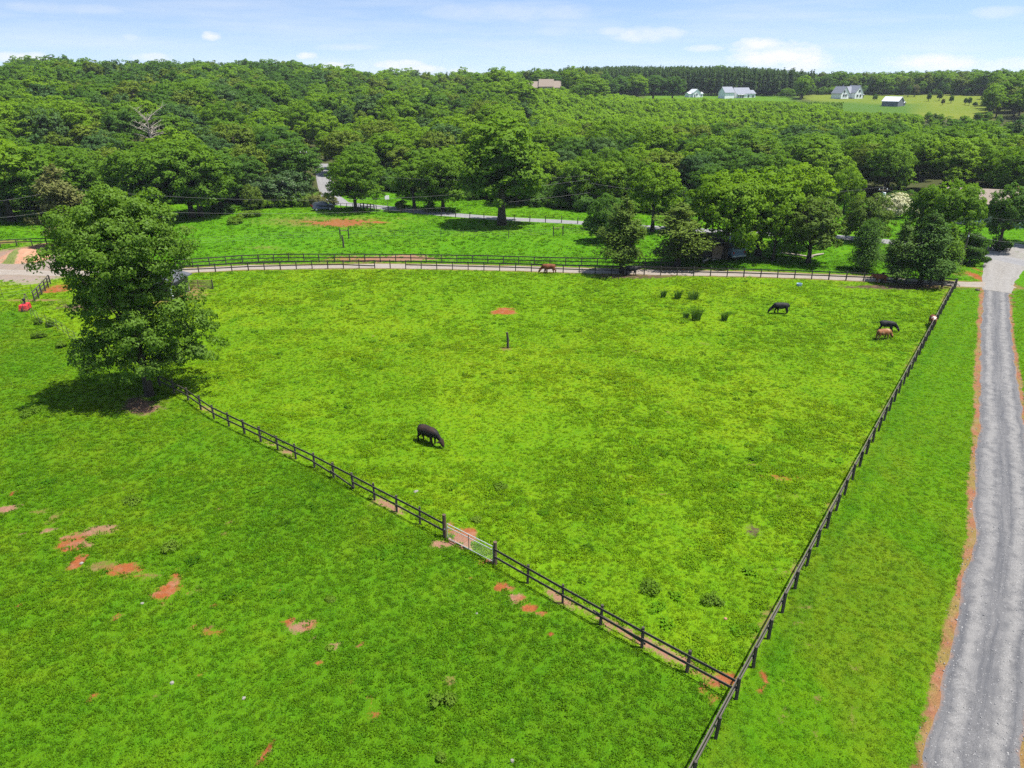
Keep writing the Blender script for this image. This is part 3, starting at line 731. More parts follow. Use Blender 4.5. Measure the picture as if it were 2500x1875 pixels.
for k in range(1, 7): wm.tube([(0, .012, .10+.118*k), (gw, .012, .10+.118*k)], .0022, 3, False)
wm.obj('mesh_wire', MAT['galv'], gt)
MB().tube([(-.3, -.04, .80), (-.13, -.11, .74), (-.02, -.03, .80)], .014, 5).obj('chain', MAT['galv'], gt)
tag(MB().tube([(0, .12, .03), (1.0, .2, .05), (1.75, .25, .03)], [.05, .055, .045], 7).obj('timber_sleeper', MAT['plank'], None), 'low weathered timber lying under the galvanised gate', 'timber')
bpy.data.objects['timber_sleeper'].location = GA+gd*.08+Vector((0, -.18, .02)); bpy.data.objects['timber_sleeper'].rotation_euler = (0, 0, gang)
# loose broken board hanging below the front fence
tag(MB().box((0, 0, 0), (2.6, .04, .13)).obj('broken_board', MAT['rail']), 'broken fence board leaning on the ground below the front fence rail', 'board')
bb = bpy.data.objects['broken_board']; q = (F1[11]+F1[10])/2 if False else F1[11]; e = F1[12]
bb.location = (F1[11]+F1[12])/2+Vector((-.06, -.10, .42)); dvec = (F1[12]-F1[11]).normalized(); dvec.z = -.16; bb.rotation_euler = dvec.to_track_quat('X', 'Z').to_euler()
tag(MB().box((0, 0, 0), (3.2, .04, .13)).obj('fallen_board', MAT['rail']), 'fallen black board slanting to the ground near the front corner', 'board')
fb = bpy.data.objects['fallen_board']; dv = (F2[4]-F2[3]).normalized(); dv.z = -.10
fb.location = (F2[3]*.6+F2[4]*.4)+Vector((.1, .12, .34)); fb.rotation_euler = dv.to_track_quat('X', 'Z').to_euler()

# right-hand fence, from below the frame to the far corner
PD = gp(1690, 1912)
R1 = resample([PB, PC], 2.38); R0 = resample([PB, PD], 2.38)[1:]
R0.append(R0[-1]+(R0[-1]-R0[-2])); R0[-1].z = tz(R0[-1].x, R0[-1].y)
RW = rail_mesh(MAT['railgrey'], .045, .14)
board_fence('long weathered two rail board fence beside the mown strip and gravel drive', list(reversed(R0))+R1, (1.15, .66), off=.10, offside=1, rail=RW)
# fences along the lane
SOUTH = [(445, 668.5), (604, 661), (752, 656.5), (926, 655), (1062, 658), (1259, 662.5), (1423, 668), (1618, 672.5), (1850, 677.5), (2052, 684.5), (2150, 689)]
S1 = resample([gp(*q) for q in SOUTH], 2.3)
skips = {(1, i) for i in (10, 18, 24)}
TR = rail_mesh(MAT['rail'], .04, .15)
board_fence('dark two rail fence along the pasture side of the pale lane', S1, (1.12, .58), span=2, skip={(1, 12), (1, 28)}, sag={(1, 10): (0, -.25), (1, 30): (-.1, -.12)}, rail=TR)
CN = resample([gp(*q) for q in ((2153, 689), (2196, 692), (2250, 697), (2298, 701), (2330, 705))], 0, n=7)
big = post_mesh(1.38, .2, .2, MAT['post'], None)
board_fence('short heavy three rail board fence under the cedars in the far corner', CN, (1.25, .80, .32), post=big, rail=TR)
NORTH = [(430, 655), (523, 648.5), (631, 640.5), (818, 640), (1002, 640.5), (1223, 645), (1409, 650), (1479, 651.5), (1570, 652.5), (1652, 652)]
N1 = resample([gp(*q) for q in NORTH], 2.35)
board_fence('dark three rail fence along the far side of the pale lane', N1, (1.22, .68, .14), span=2, rail=TR)
# board fence of the far left yard
Y1 = resample([gp(*q) for q in ((-120, 612), (-20, 606), (40, 602), (100, 600), (150, 600))], 2.4)
board_fence('dark board fence behind the red soil heap at the left yard', Y1, (1.2, .75), rail=TR)
Y2 = resample([gp(*q) for q in ((86, 738), (96, 728), (106, 716), (118, 704), (124, 694))], 0, n=6)
board_fence('short weathered board fence seen end on beside the gravel yard', Y2, (1.3, .9, .5), rail=RW)
# far road fences
RD = resample([gp(*q) for q in ((919, 514.5), (937, 516.5), (978, 521.5), (1049, 527.5), (1101, 530.5), (1193, 537), (1260, 540), (1337, 543.5), (1421, 547.5), (1450, 549))], 3.1)
board_fence('sparse dark post and rail fence along the far road', RD, (.95,), span=2, post=post_mesh(1.3, .15, .15, MAT['post'], None), rail=rail_mesh(MAT['rail'], .03, .06))
R2 = resample([gp(*q) for q in ((880, 511.5), (896, 513), (914, 515))], 0, n=5)
board_fence('short dark two rail fence at the bend of the far road', R2, (1.3, .8), rail=TR, post=big)
R3 = resample([gp(*q) for q in ((818, 511), (835, 511), (853, 511), (876, 511))], 0, n=5)
board_fence('thin rusty fence beside the lone round tree near the parked car', R3, (1.2,), rail=rail_mesh(MAT['plank'], .03, .06), post=POSTS)

# wire fences on steel posts
def t_post(h=1.55):
    m = MB(); m.box((0, 0, h/2-.15), (.045, .012, h+.3)).box((0, .018, h/2-.15), (.012, .04, h+.3)); return m.mesh('steel_post', MAT['steel'])
TP = t_post()
def wire_fence(label, P, strands=(1.3, .9, .5), wood=()):
    o = thing('wire_fence', label, 'fence', P[0]); O = Vector(P[0])
    for i, p in enumerate(P):
        if i in wood: place_post(o, O, p, POST, 1.1, 'wooden_post')
        else: place_post(o, O, p, TP, 1., 'steel_post', .05)
    for h in strands:
        MB().tube([p-O+Vector((0, 0, h)) for p in P], .006, 3, False).obj('wire_strand', MAT['wire'], o)
    return o
W1 = resample([gp(*q) for q in ((350, 612), (440, 604), (640, 590), (755, 584), (831, 583))], 4.1)
W2 = resample([gp(*q) for q in ((852, 583), (889, 582), (1095, 581), (1223, 583), (1351, 577))], 4.1)
W3 = resample([gp(*q) for q in ((1374, 576), (1430, 575), (1500, 574))], 4.1)
wire_fence('thin wire fence on steel posts across the far field, left stretch', W1)
wire_fence('long thin wire fence on steel posts between two wooden braces', W2, wood=(7,))
wire_fence('thin wire fence on steel posts ending at the olive cedar', W3)
W4 = resample([gp(*q) for q in ((-200, 745), (-80, 738), (4, 733), (52, 726), (82, 722))], 3.2)
wire_fence('thin wire fence of leaning steel posts in front of the gravel yard', W4)
W5 = resample([gp(*q) for q in ((62, 765), (82, 776), (106, 798), (130, 803), (150, 812), (176, 834), (198, 846), (300, 890), (388, 938))], 2.1)
wire_fence('brushy wire fence on thin steel posts left of the big near tree', W5)
def h_brace(a, b, label):
    a, b = gp(*a), gp(*b); o = thing('fence_brace', label, 'fence brace', a); d = b-a
    for p in (a, b):
        c = link('post', POST, o); c.location = p-a; c.scale = (1.3, 1.3, 1.45)
    MB().bar((0, 0, 1.45), d+Vector((0, 0, 1.45)), .10, .10).obj('crossbar', MAT['plank'], o)
h_brace((831, 583), (852, 583), 'pale wooden brace of two posts behind the lone leaning post')
h_brace((1351, 577), (1374, 576), 'pale wooden brace of two posts in front of the far road')
def lone(px, py, h, r, label, lean):
    m = MB(); m.tube([(0, 0, -.4), (0, 0, h*.5), (lean, 0, h)], [r, r*.95, r*.9], 9)
    o = m.obj('wooden_post', MAT['post']); o.location = gp(px, py); tag(o, label, 'post')
lone(1240, 850, 1.75, .125, 'lone black wooden post standing in the middle of the pasture', -.08)
lone(839, 605, 2.1, .15, 'lone leaning dark post in the far field behind the lane', -.12)

# ------------------------------------------------------------------ poles and wires
def wire(a, b, sag, label, r=.013):
    a, b = Vector(a), Vector(b); n = 24
    pts = [a.lerp(b, k/n)-Vector((0, 0, sag*4*(k/n)*(1-k/n))) for k in range(n+1)]
    o = MB().tube([p-a for p in pts], r, 4, False).obj('power_line', MAT['wire']); o.location = a
    return tag(o, label, 'cable', 'power lines')
def pole(base, h, label, r=.15, arm=True, can=False, lean=(0, 0)):
    o = thing('utility_pole', label, 'pole', base)
    MB().tube([(0, 0, -.5), (lean[0]*.5, lean[1]*.5, h/2), (lean[0], lean[1], h)], [r, r*.88, r*.72], 10).obj('shaft', MAT['barn'] if not can else MAT['deadwood'], o)
    if arm: MB().box((lean[0], lean[1]-.1, h-.6), (1.8, .1, .12)).obj('crossarm', MAT['plank'], o)
    for sx in ((-.75, .75) if arm else (0,)):
        MB().tube([(lean[0]+sx, lean[1]-.1, h-.55), (lean[0]+sx, lean[1]-.1, h-.3)], .07, 8).obj('insulator', MAT['white'], o)
    if can: MB().tube([(.32, -.2, h-1.9), (.32, -.2, h-1.0)], .24, 12).obj('transformer', MAT['white'], o)
    return Vector(base)+Vector((lean[0], lean[1], h))
def pole_px(px, py, topy, label, **k):
    b = gp(px, py); h = top_h(b, topy); return pole(b, h, label, **k), b
tA, bA = pole_px(186, 585, 458, 'grey utility pole with white insulators hidden behind the brownish cedar', arm=False)
tB, bB = pole_px(2341, 665, 566, 'dark leaning utility pole on the grass bank beside the lane', arm=False, lean=(.0, .0))
tC, bC = pole_px(2139, 545, 455, 'pale utility pole carrying a white transformer beside the flowering bush', can=True)
tD, bD = pole_px(752, 470, 366, 'thin pale utility pole at the edge of the hill road woods', r=.13)
P3 = at_dist(1440, 437, 150); P4 = at_dist(1440, 470, 150)
wire(at_dist(-60, 497, 118), tA, .3, 'upper power line coming in from the left edge to the hidden pole')
wire(at_dist(-60, 535, 112), tA-Vector((0, 0, 3.2)), .3, 'lower power line coming in from the left edge to the hidden pole')
wire(tA, P3, 3.0, 'long upper power line sagging across the far field in front of the woods')
wire(tA-Vector((0, 0, 3.2)), P4, 2.4, 'long lower power line crossing the far field in front of the tall tree')
wire(at_dist(930, 432, 150), at_dist(1440, 428, 150), .8, 'short power line high against the dark wood behind the tall tree', .011)
wire(at_dist(1435, 446, 150), tC, 2.2, 'power line running behind the maples to the transformer pole')
wire(tC, at_dist(2560, 540, 128), 1.6, 'upper power line passing in front of the tan roofed house')
wire(tB, at_dist(2560, 585, 120), .8, 'lower power line from the dark leaning pole to the right edge')

# ------------------------------------------------------------------ trees
def unit(v): return v/np.maximum(np.linalg.norm(v, axis=-1, keepdims=True), 1e-9)
def crown_np(rng, masses, nblob, per, leaf, subr, inner=.16, flat=.75, up=.25, asp=.62, low=-.55):
    """leaf-sized faces gathered in sprays spread through a few crown masses.
    masses: rows (cx,cy,cz,rx,ry,rz)"""
    M = np.array(masses, float); wt = (M[:, 3]*M[:, 4]+M[:, 4]*M[:, 5]+M[:, 3]*M[:, 5]); wt /= wt.sum()
    k = rng.choice(len(M), nblob, p=wt)
    d = unit(rng.normal(size=(nblob, 3))); bad = d[:, 2] < low; d[bad, 2] *= -.5; d = unit(d)
    rr = np.where(rng.uniform(size=nblob) < inner, rng.uniform(.1, .6, nblob), rng.uniform(.72, 1.03, nblob))
    bc = M[k, :3]+d*M[k, 3:]*rr[:, None]
    # drop sprays deep inside another mass
    br = subr*rng.uniform(.6, 1.35, nblob)*np.where(rr < .6, 1.3, 1.)
    b = np.repeat(np.arange(nblob), rng.poisson(per*(br/subr)**2, nblob))
    n = len(b)
    ld = unit(rng.normal(size=(n, 3))+d[b]*.55+np.array((0, 0, up)))
    pos = bc[b]+ld*br[b][:, None]*rng.uniform(.55, 1.08, n)[:, None]*np.array((1, 1, flat))
    outw = unit(ld*.75+d[b]*.55+np.array((0, 0, .12)))
    nrm = unit(ld*.8+d[b]*.35+rng.normal(size=(n, 3))*.55+np.array((0, 0, up)))
    nrm = nrm*np.where((nrm*outw).sum(-1, keepdims=True) < 0, -1, 1)
    t = unit(np.cross(nrm, rng.normal(size=(n, 3)))); s = np.cross(nrm, t)
    ls = leaf*rng.uniform(.55, 1.35, n)*np.where(rr[b] < .6, 1.35, 1.)
    a = t*ls[:, None]*.5; c = s*(ls*asp)[:, None]*.5
    tip = nrm*(-.18*ls)[:, None]
    V = np.stack([pos-a+tip, pos-c-a*.1, pos+a+tip, pos+c*1.05-a*.1], 1).reshape(-1, 3)
    crown_np.normals = np.repeat(unit(outw*.72+nrm*.45), 4, 0); crown_np.crisp = np.repeat(unit(outw*.42+nrm*.75), 4, 0)
    return V, np.arange(n*4).reshape(-1, 4), bc, br

def conifer_np(rng, H, R, n, leaf, z0=.08, power=.8, nb=110, up=.25, spread=.16, ragged=.35):
    """cedar or pine: ragged boughs up a straight axis, each a spray of small leaf faces; n leaf faces in all"""
    zb = z0+(1-z0)*(np.arange(nb)+rng.uniform(0, 1, nb))/nb; zb = zb**1.05
    ab = np.arange(nb)*2.4+rng.uniform(-.5, .5, nb)
    lb = R*np.clip(1-zb, .03, 1)**power*rng.uniform(1-2*ragged, 1.12, nb)*np.clip((zb-z0+.10)/.16, .5, 1)
    tb = rng.normal(up, .22, nb)
    k = rng.choice(nb, n, p=lb**1.5/np.sum(lb**1.5)); q = rng.uniform(.12, 1., n)**.75
    out = np.stack([np.cos(ab), np.sin(ab), tb], -1)
    lat = np.stack([-np.sin(ab), np.cos(ab), 0*ab], -1)
    w_ = lb[k]*spread*(.6+1.1*np.sin(q*2.6))+.12
    pos = np.stack([0*q, 0*q, zb[k]*H], -1)+out[k]*(lb[k]*q)[:, None]+lat[k]*(rng.normal(0, 1, n)*w_)[:, None]+np.array((0, 0, 1.))*(rng.normal(0, .55, n)*w_-.12*lb[k]*q*q)[:, None]
    nrm = unit(out[k]*.35+rng.normal(size=(n, 3))*.5+np.array((0, 0, .75)))
    t = unit(out[k]+rng.normal(size=(n, 3))*.55); t = unit(t-nrm*(t*nrm).sum(-1, keepdims=True)); s = np.cross(nrm, t)
    ls = leaf*rng.uniform(.6, 1.4, n)
    A = t*ls[:, None]*.6; C = s*(ls*.42)[:, None]*.5
    V = np.stack([pos-A*.6, pos+C, pos+A, pos-C], 1).reshape(-1, 3)
    g = np.cross(C, A); nrm2 = nrm*np.sign((g*nrm).sum(-1, keepdims=True)); fl = (g*(out[k]+np.array((0, 0, .8)))).sum(-1) < 0
    V4 = V.reshape(-1, 4, 3); V4[fl] = V4[fl][:, [0, 3, 2, 1]]; V = V4.reshape(-1, 3)
    conifer_np.normals = np.repeat(unit(out[k]*.55+np.array((0, 0, .35))+unit(nrm)*.45), 4, 0)
    return V, np.arange(n*4).reshape(-1, 4)

def trunk_mesh(rng, H, r0, limbs, mat=None, bend=.03, top=.75, name='trunk', fork=None):
    """tapered trunk to top*H with limbs reaching the given points"""
    m = MB(); n = 7
    bx, by = rng.normal(0, bend*H, 2)
    ctr = lambda q: Vector((bx*q*q, by*q*q, H*top*q))
    qs = np.linspace(0, 1, n)
    m.tube([ctr(q)-Vector((0, 0, .35 if q == 0 else 0)) for q in qs], [r0*1.35]+[r0*(1-.72*q) for q in qs[1:]], 9)
    for p in limbs:
        p = Vector(p); q = max(.18, min(.92, (p.z/H/top)*.62)); s = ctr(q); mid = s.lerp(p, .5)+Vector((0, 0, -.06*(p-s).length)); r = r0*(1-.72*q)*.5
        m.tube([s, mid, p], [r, r*.62, r*.16], 6)
    return m.mesh(name, mat or MAT['bark'], smooth=True)

def broad(seed, H, R, masses, nblob, per, leaf, subr, trunk_h=.22, r0=None, **k):
    """a broadleaf prototype: returns (crown mesh, trunk mesh)"""
    rng = np.random.default_rng(seed)
    V, F, bc, br = crown_np(rng, masses, nblob, per, leaf, subr, **k)
    V[:, 2] = np.maximum(V[:, 2], .15)
    top = V[:, 2].max(); V[:, 2] *= H/top
    cm = mesh_np('crown', V, F, MAT['oak']); bend_normals(cm, crown_np.normals)
    R = float(np.percentile(np.hypot(V[:, 0], V[:, 1]), 96))
    lim = bc[rng.choice(len(bc), min(14, len(bc)), replace=False)]*np.array((.85, .85, H/top*.95))
    tm = trunk_mesh(rng, H, r0 or .028*H, lim)
    return cm, tm, H, R
def rmasses(seed, H, R, n=6, base=.22, lump=.45):
    """several overlapping lobes: no two crowns share an outline"""
    rng = np.random.default_rng(seed); ms = [(0, 0, H*(base+(1-base)*.52), R*.80, R*.80, H*(1-base)*.48)]
    for i in range(n):
        a = 2*PI*i/n+rng.uniform(-.5, .5); q = rng.uniform(.0, 1); r = R*rng.uniform(.42, .62)*(1-.45*q)
        s = R*rng.uniform(.30, .46)
        ms.append((r*math.cos(a), r*math.sin(a), H*(base+(1-base)*(.16+.62*q)), s, s, s*rng.uniform(.75, 1.1)))
    return ms
T = {}
for i in range(6):     # mid-distance broadleaves
    H, R = 12, 4.6+.25*(i % 3)
    T['b%d' % i] = broad(100+i, H, R, rmasses(200+i, H, R, 6+i % 3, .14 if i % 2 else .20), 300, 34, .38, .68)
H, R = 12, 3.5
T['tall'] = broad(120, H, R, rmasses(121, H, R, 10, .01), 300, 34, .38, .62)
T['oval'] = broad(122, 12, 4.6, [(0, 0, 7.2, 4.3, 4.3, 4.6), (2.2, .6, 4.0, 2.6, 2.6, 1.5), (-2.3, -.6, 4.1, 2.6, 2.6, 1.5), (.3, -2.3, 4.3, 2.4, 2.4, 1.6)], 340, 36, .34, .62, low=-.8)
T['wide'] = broad(124, 12, 7, rmasses(125, 12, 6.8, 10, .12), 480, 34, .40, .72)
T['dome'] = broad(126, 8, 5, [(0, 0, 3.2, 4.4, 4.4, 4.2), (2.6, 0, 2.0, 2.4, 2.4, 2.2), (-2.5, .8, 2.1, 2.4, 2.4, 2.3), (.3, -2.3, 2.2, 2.3, 2.3, 2.2)], 190, 52, .34, .75)
T['shrub'] = broad(128, 3, 2, [(0, 0, 1.2, 1.5, 1.4, 1.4), (1.1, .2, .8, .9, .9, .9), (-1.0, -.3, .8, 1., 1., 1.)], 50, 45, .26, .5, r0=.06)
T['shrub2'] = broad(129, 3, 2.2, [(-.6, 0, 1.1, 1.2, 1.2, 1.3), (.9, .3, 1.0, 1.2, 1.1, 1.2), (0, -.5, .8, 1.2, 1., .9)], 50, 45, .26, .5, r0=.06)
def coni(seed, H, R, n, leaf, **k):
    rng = np.random.default_rng(seed); V, F = conifer_np(rng, H, R, n, leaf, **k)
    cm = mesh_np('crown', V, F, MAT['olive']); bend_normals(cm, conifer_np.normals); R = float(np.percentile(np.hypot(V[:, 0], V[:, 1]), 97)); return cm, trunk_mesh(rng, H, .020*H+.05, [], top=.93, bend=.012), H, R
T['cedar0'] = coni(130, 12, 4.2, 10500, .40, z0=.15, power=.72, nb=70, up=.5, ragged=.42)
T['cedar1'] = coni(131, 12, 4.4, 9500, .40, z0=.17, power=.62, nb=74, up=.3, ragged=.45)
T['cedar2'] = coni(132, 12, 4.4, 13500, .38, z0=.07, power=.50, nb=100, up=.4, ragged=.28)
T['spire'] = coni(133, 10, 1.9, 4500, .34, z0=.04, power=.55, nb=70, up=.6, ragged=.2)
rng = np.random.default_rng(134)
# spreading juniper: low tiers of flat boughs
V, F, bc, br = crown_np(rng, [(0, 0, .9, 4.2, 3.2, .8), (.8, 0, 1.7, 3.2, 2.6, .7), (-1.2, .2, 2.5, 2.2, 2., .7), (-.4, 0, 3.1, 1.4, 1.4, .6)], 120, 55, .34, .7, flat=.35)
V[:, 2] = np.maximum(V[:, 2], .1); T['juniper'] = (mesh_np('crown', V, F, MAT['cedar']), trunk_mesh(rng, 3.2, .16, [], top=.8), float(V[:, 2].max()), 4.2); bend_normals(T['juniper'][0], crown_np.normals)

def tree(tkey, mat, pos, H, R, label, name='broadleaf_tree', cat='tree', group=None, rz=None, bark='bark', crown='crown'):
    cm, tm, H0, R0 = T[tkey]
    o = thing(name, label, cat, pos, fr.uniform(0, 6.28) if rz is None else rz, group)
    o.scale = (R/R0, R/R0, H/H0)
    for nm, me, mt in ((crown, cm, mat), ('trunk', tm, bark)):
        c = link(nm, me, o)
        if me.materials[0].name != MAT[mt].name:
            c.material_slots[0].link = 'OBJECT'; c.material_slots[0].material = MAT[mt]
    return o
def tree_px(tkey, mat, px, py, topy, wpx, label, **k):
    p = G(px, py); H = top_h(p, topy); R = wpx/ppm(p)/2
    return tree(tkey, mat, p, H, R, label, **k)
PLACED = []   # keep random woodland off these
def tp(*a, **k):
    o = tree_px(*a, **k); PLACED.append((o.location.x, o.location.y, o.scale.x*T[a[0]][3]*.75)); return o

# the big tree on the left, its crown in tiers
pN = G(366, 965); kN = ppm(pN)
rngN = np.random.default_rng(77)
def nm_(px, py, rpx, rz=None, dy=0.):
    """crown mass seen at a photo point, in metres from the trunk base"""
    D = math.hypot(pN.x, pN.y)
    q = at_dist(px, py, D); s = rpx/kN*.93
    u = Vector((q.x-pN.x, q.y-pN.y, q.z-pN.z)); f = Vector((pN.x, pN.y, 0)).normalized()*dy
    return (u.x+f.x, u.y+f.y, u.z, s, s, rz/kN if rz else s*.8)
NM = [nm_(240, 565, 95, 80), nm_(330, 560, 95, 85, .5), nm_(262, 625, 120, 70, -1), nm_(170, 645, 75, 45), nm_(420, 590, 60, 60, 0), nm_(405, 650, 80, 40, 1), nm_(180, 560, 60, 45, 1.5), nm_(300, 700, 75, 50, -.5),
      nm_(330, 790, 90, 50, -2), nm_(415, 800, 110, 45, .5), nm_(270, 840, 85, 45, 1), nm_(470, 850, 70, 38, -1), nm_(360, 860, 110, 40, 2.), nm_(250, 890, 55, 28, -1.5), nm_(300, 520, 60, 40, .5), nm_(260, 490, 38, 26), nm_(330, 745, 110, 45, 2.5), nm_(240, 760, 60, 35, 1.5), nm_(420, 740, 60, 35, -1.5), nm_(320, 655, 130, 70, 0), nm_(345, 760, 120, 55, 0), nm_(300, 600, 130, 75, 0), nm_(250, 690, 80, 50, 0), nm_(330, 885, 85, 26, -1), nm_(430, 880, 70, 26, .5), nm_(235, 870, 70, 30, .5), nm_(500, 850, 45, 30, 0), nm_(440, 810, 100, 45, 1), nm_(300, 740, 85, 45, 0), nm_(400, 710, 80, 40, .5)]
V, F, bc, br = crown_np(rngN, NM, 760, 66, .28, .70, inner=.14, flat=.66, asp=.50)
kN_ = V.reshape(-1, 4, 3)[:, :, 2].min(1).repeat(4) > 1.1; V = V[kN_]; NN_ = crown_np.crisp[kN_]; F = np.arange(len(V)).reshape(-1, 4)
MAT['neartree'] = leaf_mat('leaf_near_tree', (.060, .132, .013), (.120, .215, .022), .45, spec=.12, rough=.5, patch=.5)
o = thing('broadleaf_tree', 'tall tiered broadleaf tree standing nearest, at the left end of the front fence', 'tree', pN)
ncm = mesh_np('crown', V, F, MAT['neartree']); bend_normals(ncm, NN_); link('crown', ncm, o)
Ht = top_h(pN, 475)
link('trunk', trunk_mesh(rngN, Ht, .34, [bc[i]*np.array((.9, .9, .97)) for i in rngN.choice(len(bc), 34, replace=False)], bend=.012, top=.86), o)
PLACED.append((pN.x, pN.y, 7))
tp('cedar1', 'brown', 172, 604, 398, 120, 'brownish conifer showing behind the big near tree', name='conifer_tree')
tp('cedar0', 'olive', 215, 600, 455, 90, 'olive conifer squeezed between the big near tree and the oak row', name='conifer_tree')

# field-edge trees, left to right
tp('wide', 'oak', 397, 540, 345, 215, 'broad dark oak, left one of the oak row behind the far field')
tp('b1', 'oak', 470, 532, 338, 170, 'second oak of the row, trunk in the shade beside its twin')
tp('b2', 'oak', 492, 528, 352, 165, 'third oak of the row, close beside its twin trunk')
tp('b3', 'dark', 540, 516, 362, 125, 'smaller dark oak at the right end of the oak row')
tp('b4', 'light', 30, 540, 325, 190, 'fresh green tree at the left edge beyond the wire fence')
tp('b0', 'oak', 112, 536, 352, 190, 'rounded tree right behind the brownish conifer')
tp('b5', 'oak', 210, 530, 362, 150, 'mid green tree between the brownish conifer and the oak row')
tp('b3', 'dark', -70, 545, 340, 200, 'dark tree cut by the left edge of the picture')
tp('dome', 'olive', 618, 512, 448, 54, 'small round yellowish bush beside the dark evergreen', name='round_bush', cat='bush')
tp('dome', 'magnolia', 700, 496, 414, 150, 'large glossy dark evergreen beside the hill road', name='evergreen_tree')
tp('dome', 'magnolia', 640, 500, 428, 100, 'dark glossy evergreen left of the larger one by the hill road', name='evergreen_tree')
tp('oval', 'oak', 869, 517, 369, 132, 'lone round headed tree with a bare straight trunk by the road bend')
tp('tall', 'oak', 1225, 549, 270, 185, 'tallest tree in the far field, its crown reaching almost to the ground')
tp('b4', 'oak', 1012, 512, 384, 105, 'tree at the edge of the far road, left of the sunlit gap')
tp('b1', 'oak', 1082, 516, 372, 115, 'tree at the edge of the far road, right of the sunlit gap')
tp('b2', 'light', 1592, 566, 393, 122, 'bright light green tree behind the olive cedars')
tp('dome', 'dark', 1478, 592, 468, 105, 'dark low branched tree casting a shadow left of the olive cedar')
tp('cedar0', 'olive', 1518, 667, 474, 128, 'feathery olive cedar growing through the lane fence', name='cedar_tree')
tp('cedar1', 'olive', 1654, 650, 494, 150, 'second olive cedar with a bare lower trunk behind the lane', name='cedar_tree')
tp('wide', 'light', 1768, 634, 412, 205, 'big bright green maple over the parked camper')
tp('b0', 'light', 1850, 624, 404, 175, 'bright green maple crown right of the camper')
tp('b5', 'light', 1886, 637, 470, 95, 'young green maple with a slim trunk in the shade')
tp('b3', 'olive', 1973, 642, 478, 132, 'olive tinted tree with a thick flared trunk on the lawn')
tp('b1', 'light', 1935, 606, 398, 150, 'light green tree rising behind the maples')
tp('spire', 'light', 2000, 500, 392, 30, 'narrow pointed light green conifer before the dark wood', name='conifer_tree')
tp('dome', 'light', 2058, 520, 402, 84, 'rounded light green tree in front of the dark wood')
tp('dome', 'olive', 2112, 590, 466, 118, 'wide olive tree below the white transformer pole')
tp('cedar2', 'dark', 2107, 661, 532, 84, 'dense dark conical tree with a short trunk by the lane', name='conifer_tree')
tp('cedar0', 'cedar', 2186, 690, 534, 100, 'left cedar of the dense group at the far fence corner', name='cedar_tree')
tp('cedar1', 'cedar', 2246, 695, 512, 112, 'tallest cedar of the dense group at the far fence corner', name='cedar_tree')
tp('cedar0', 'oak', 2294, 690, 536, 88, 'right cedar of the dense group at the far fence corner', name='cedar_tree')
tp('wide', 'oak', 2280, 640, 432, 155, 'large pale leaved tree rising behind the corner cedars')
tp('dome', 'blossom', 2175, 530, 468, 90, 'shrub smothered in creamy white blossom', name='flowering_shrub', cat='bush')
tp('dome', 'blossom', 2238, 534, 506, 26, 'small pale blossoming bush on the bright lawn', name='flowering_shrub', cat='bush')
tp('b4', 'dark', 2436, 614, 440, 100, 'dark tree in front of the tan roofed house')
tp('b0', 'oak', 2500, 520, 350, 150, 'tall green tree at the right edge behind the tan roof')
tp('b2', 'light', 2450, 500, 352, 110, 'light green tree behind the tan roofed house')
tp('juniper', 'cedar', 2366, 642, 566, 108, 'low spreading juniper beside the dark leaning pole', name='juniper')
tp('b3', 'dark', 2560, 600, 400, 120, 'dark tree cut by the right edge of the picture')
tp('spire', 'dark', 1660, 560, 455, 60, 'slim dark conifer behind the second olive cedar', name='conifer_tree')
# thicket by the parked car and shrubs under the trees
for i, (px, py, tyy, wpx, m) in enumerate([(655, 507, 480, 44, 'light'), (690, 505, 474, 46, 'light'), (722, 505, 470, 44, 'oak'), (752, 504, 472, 42, 'olive'), (778, 504, 468, 40, 'brown'), (806, 500, 470, 38, 'brown')]):
    tp('shrub' if i % 2 else 'shrub2', m, px, py, tyy, wpx, ['leafy shrub at the left end of the thicket', 'leafy shrub, second of the thicket from the dark evergreen', 'mid green shrub in the middle of the thicket', 'olive shrub just behind the parked car', 'brownish vine tangle right behind the parked car', 'brown dying vine tangle beside the hill road'][i], name='shrub', cat='bush', group='thicket behind the parked car')
for px, py, tyy, wpx, m, lb in [(545, 520, 495, 70, 'dark', 'dark bramble patch under the oak row'), (610, 530, 512, 60, 'weed', 'low bramble clump left of the red soil patch'), (575, 545, 528, 50, 'weed', 'low weedy bush on the grass below the oak row'),
                                (95, 790, 774, 26, 'weed', 'scrubby bush on the left wire fence near the red mower'), (125, 798, 778, 20, 'weed', 'grey green bush at the middle of the left wire fence'), (95, 824, 808, 34, 'weed', 'thin bush hanging over the left wire fence'), (150, 848, 832, 26, 'weed', 'small bush on the left wire fence near the big tree'),
                                (2330, 600, 560, 80, 'dark', 'dark shrub behind the leaning pole'), (2200, 500, 462, 70, 'dark', 'green bush beside the transformer pole'), (2250, 505, 470, 60, 'oak', 'round green bush right of the transformer pole'), (1050, 520, 485, 26, 'dark', 'small dark bush at the sunlit gap'), (980, 512, 486, 34, 'olive', 'olive bush behind the white sign'), (2440, 610, 575, 60, 'dark', 'dark shrub below the tan roofed house'), (1455, 560, 520, 60, 'dark', 'dark shrub at the far road behind the olive cedar')]:
    tp('shrub' if px % 2 else 'shrub2', m, px, py, tyy, wpx, lb, name='shrub', cat='bush')

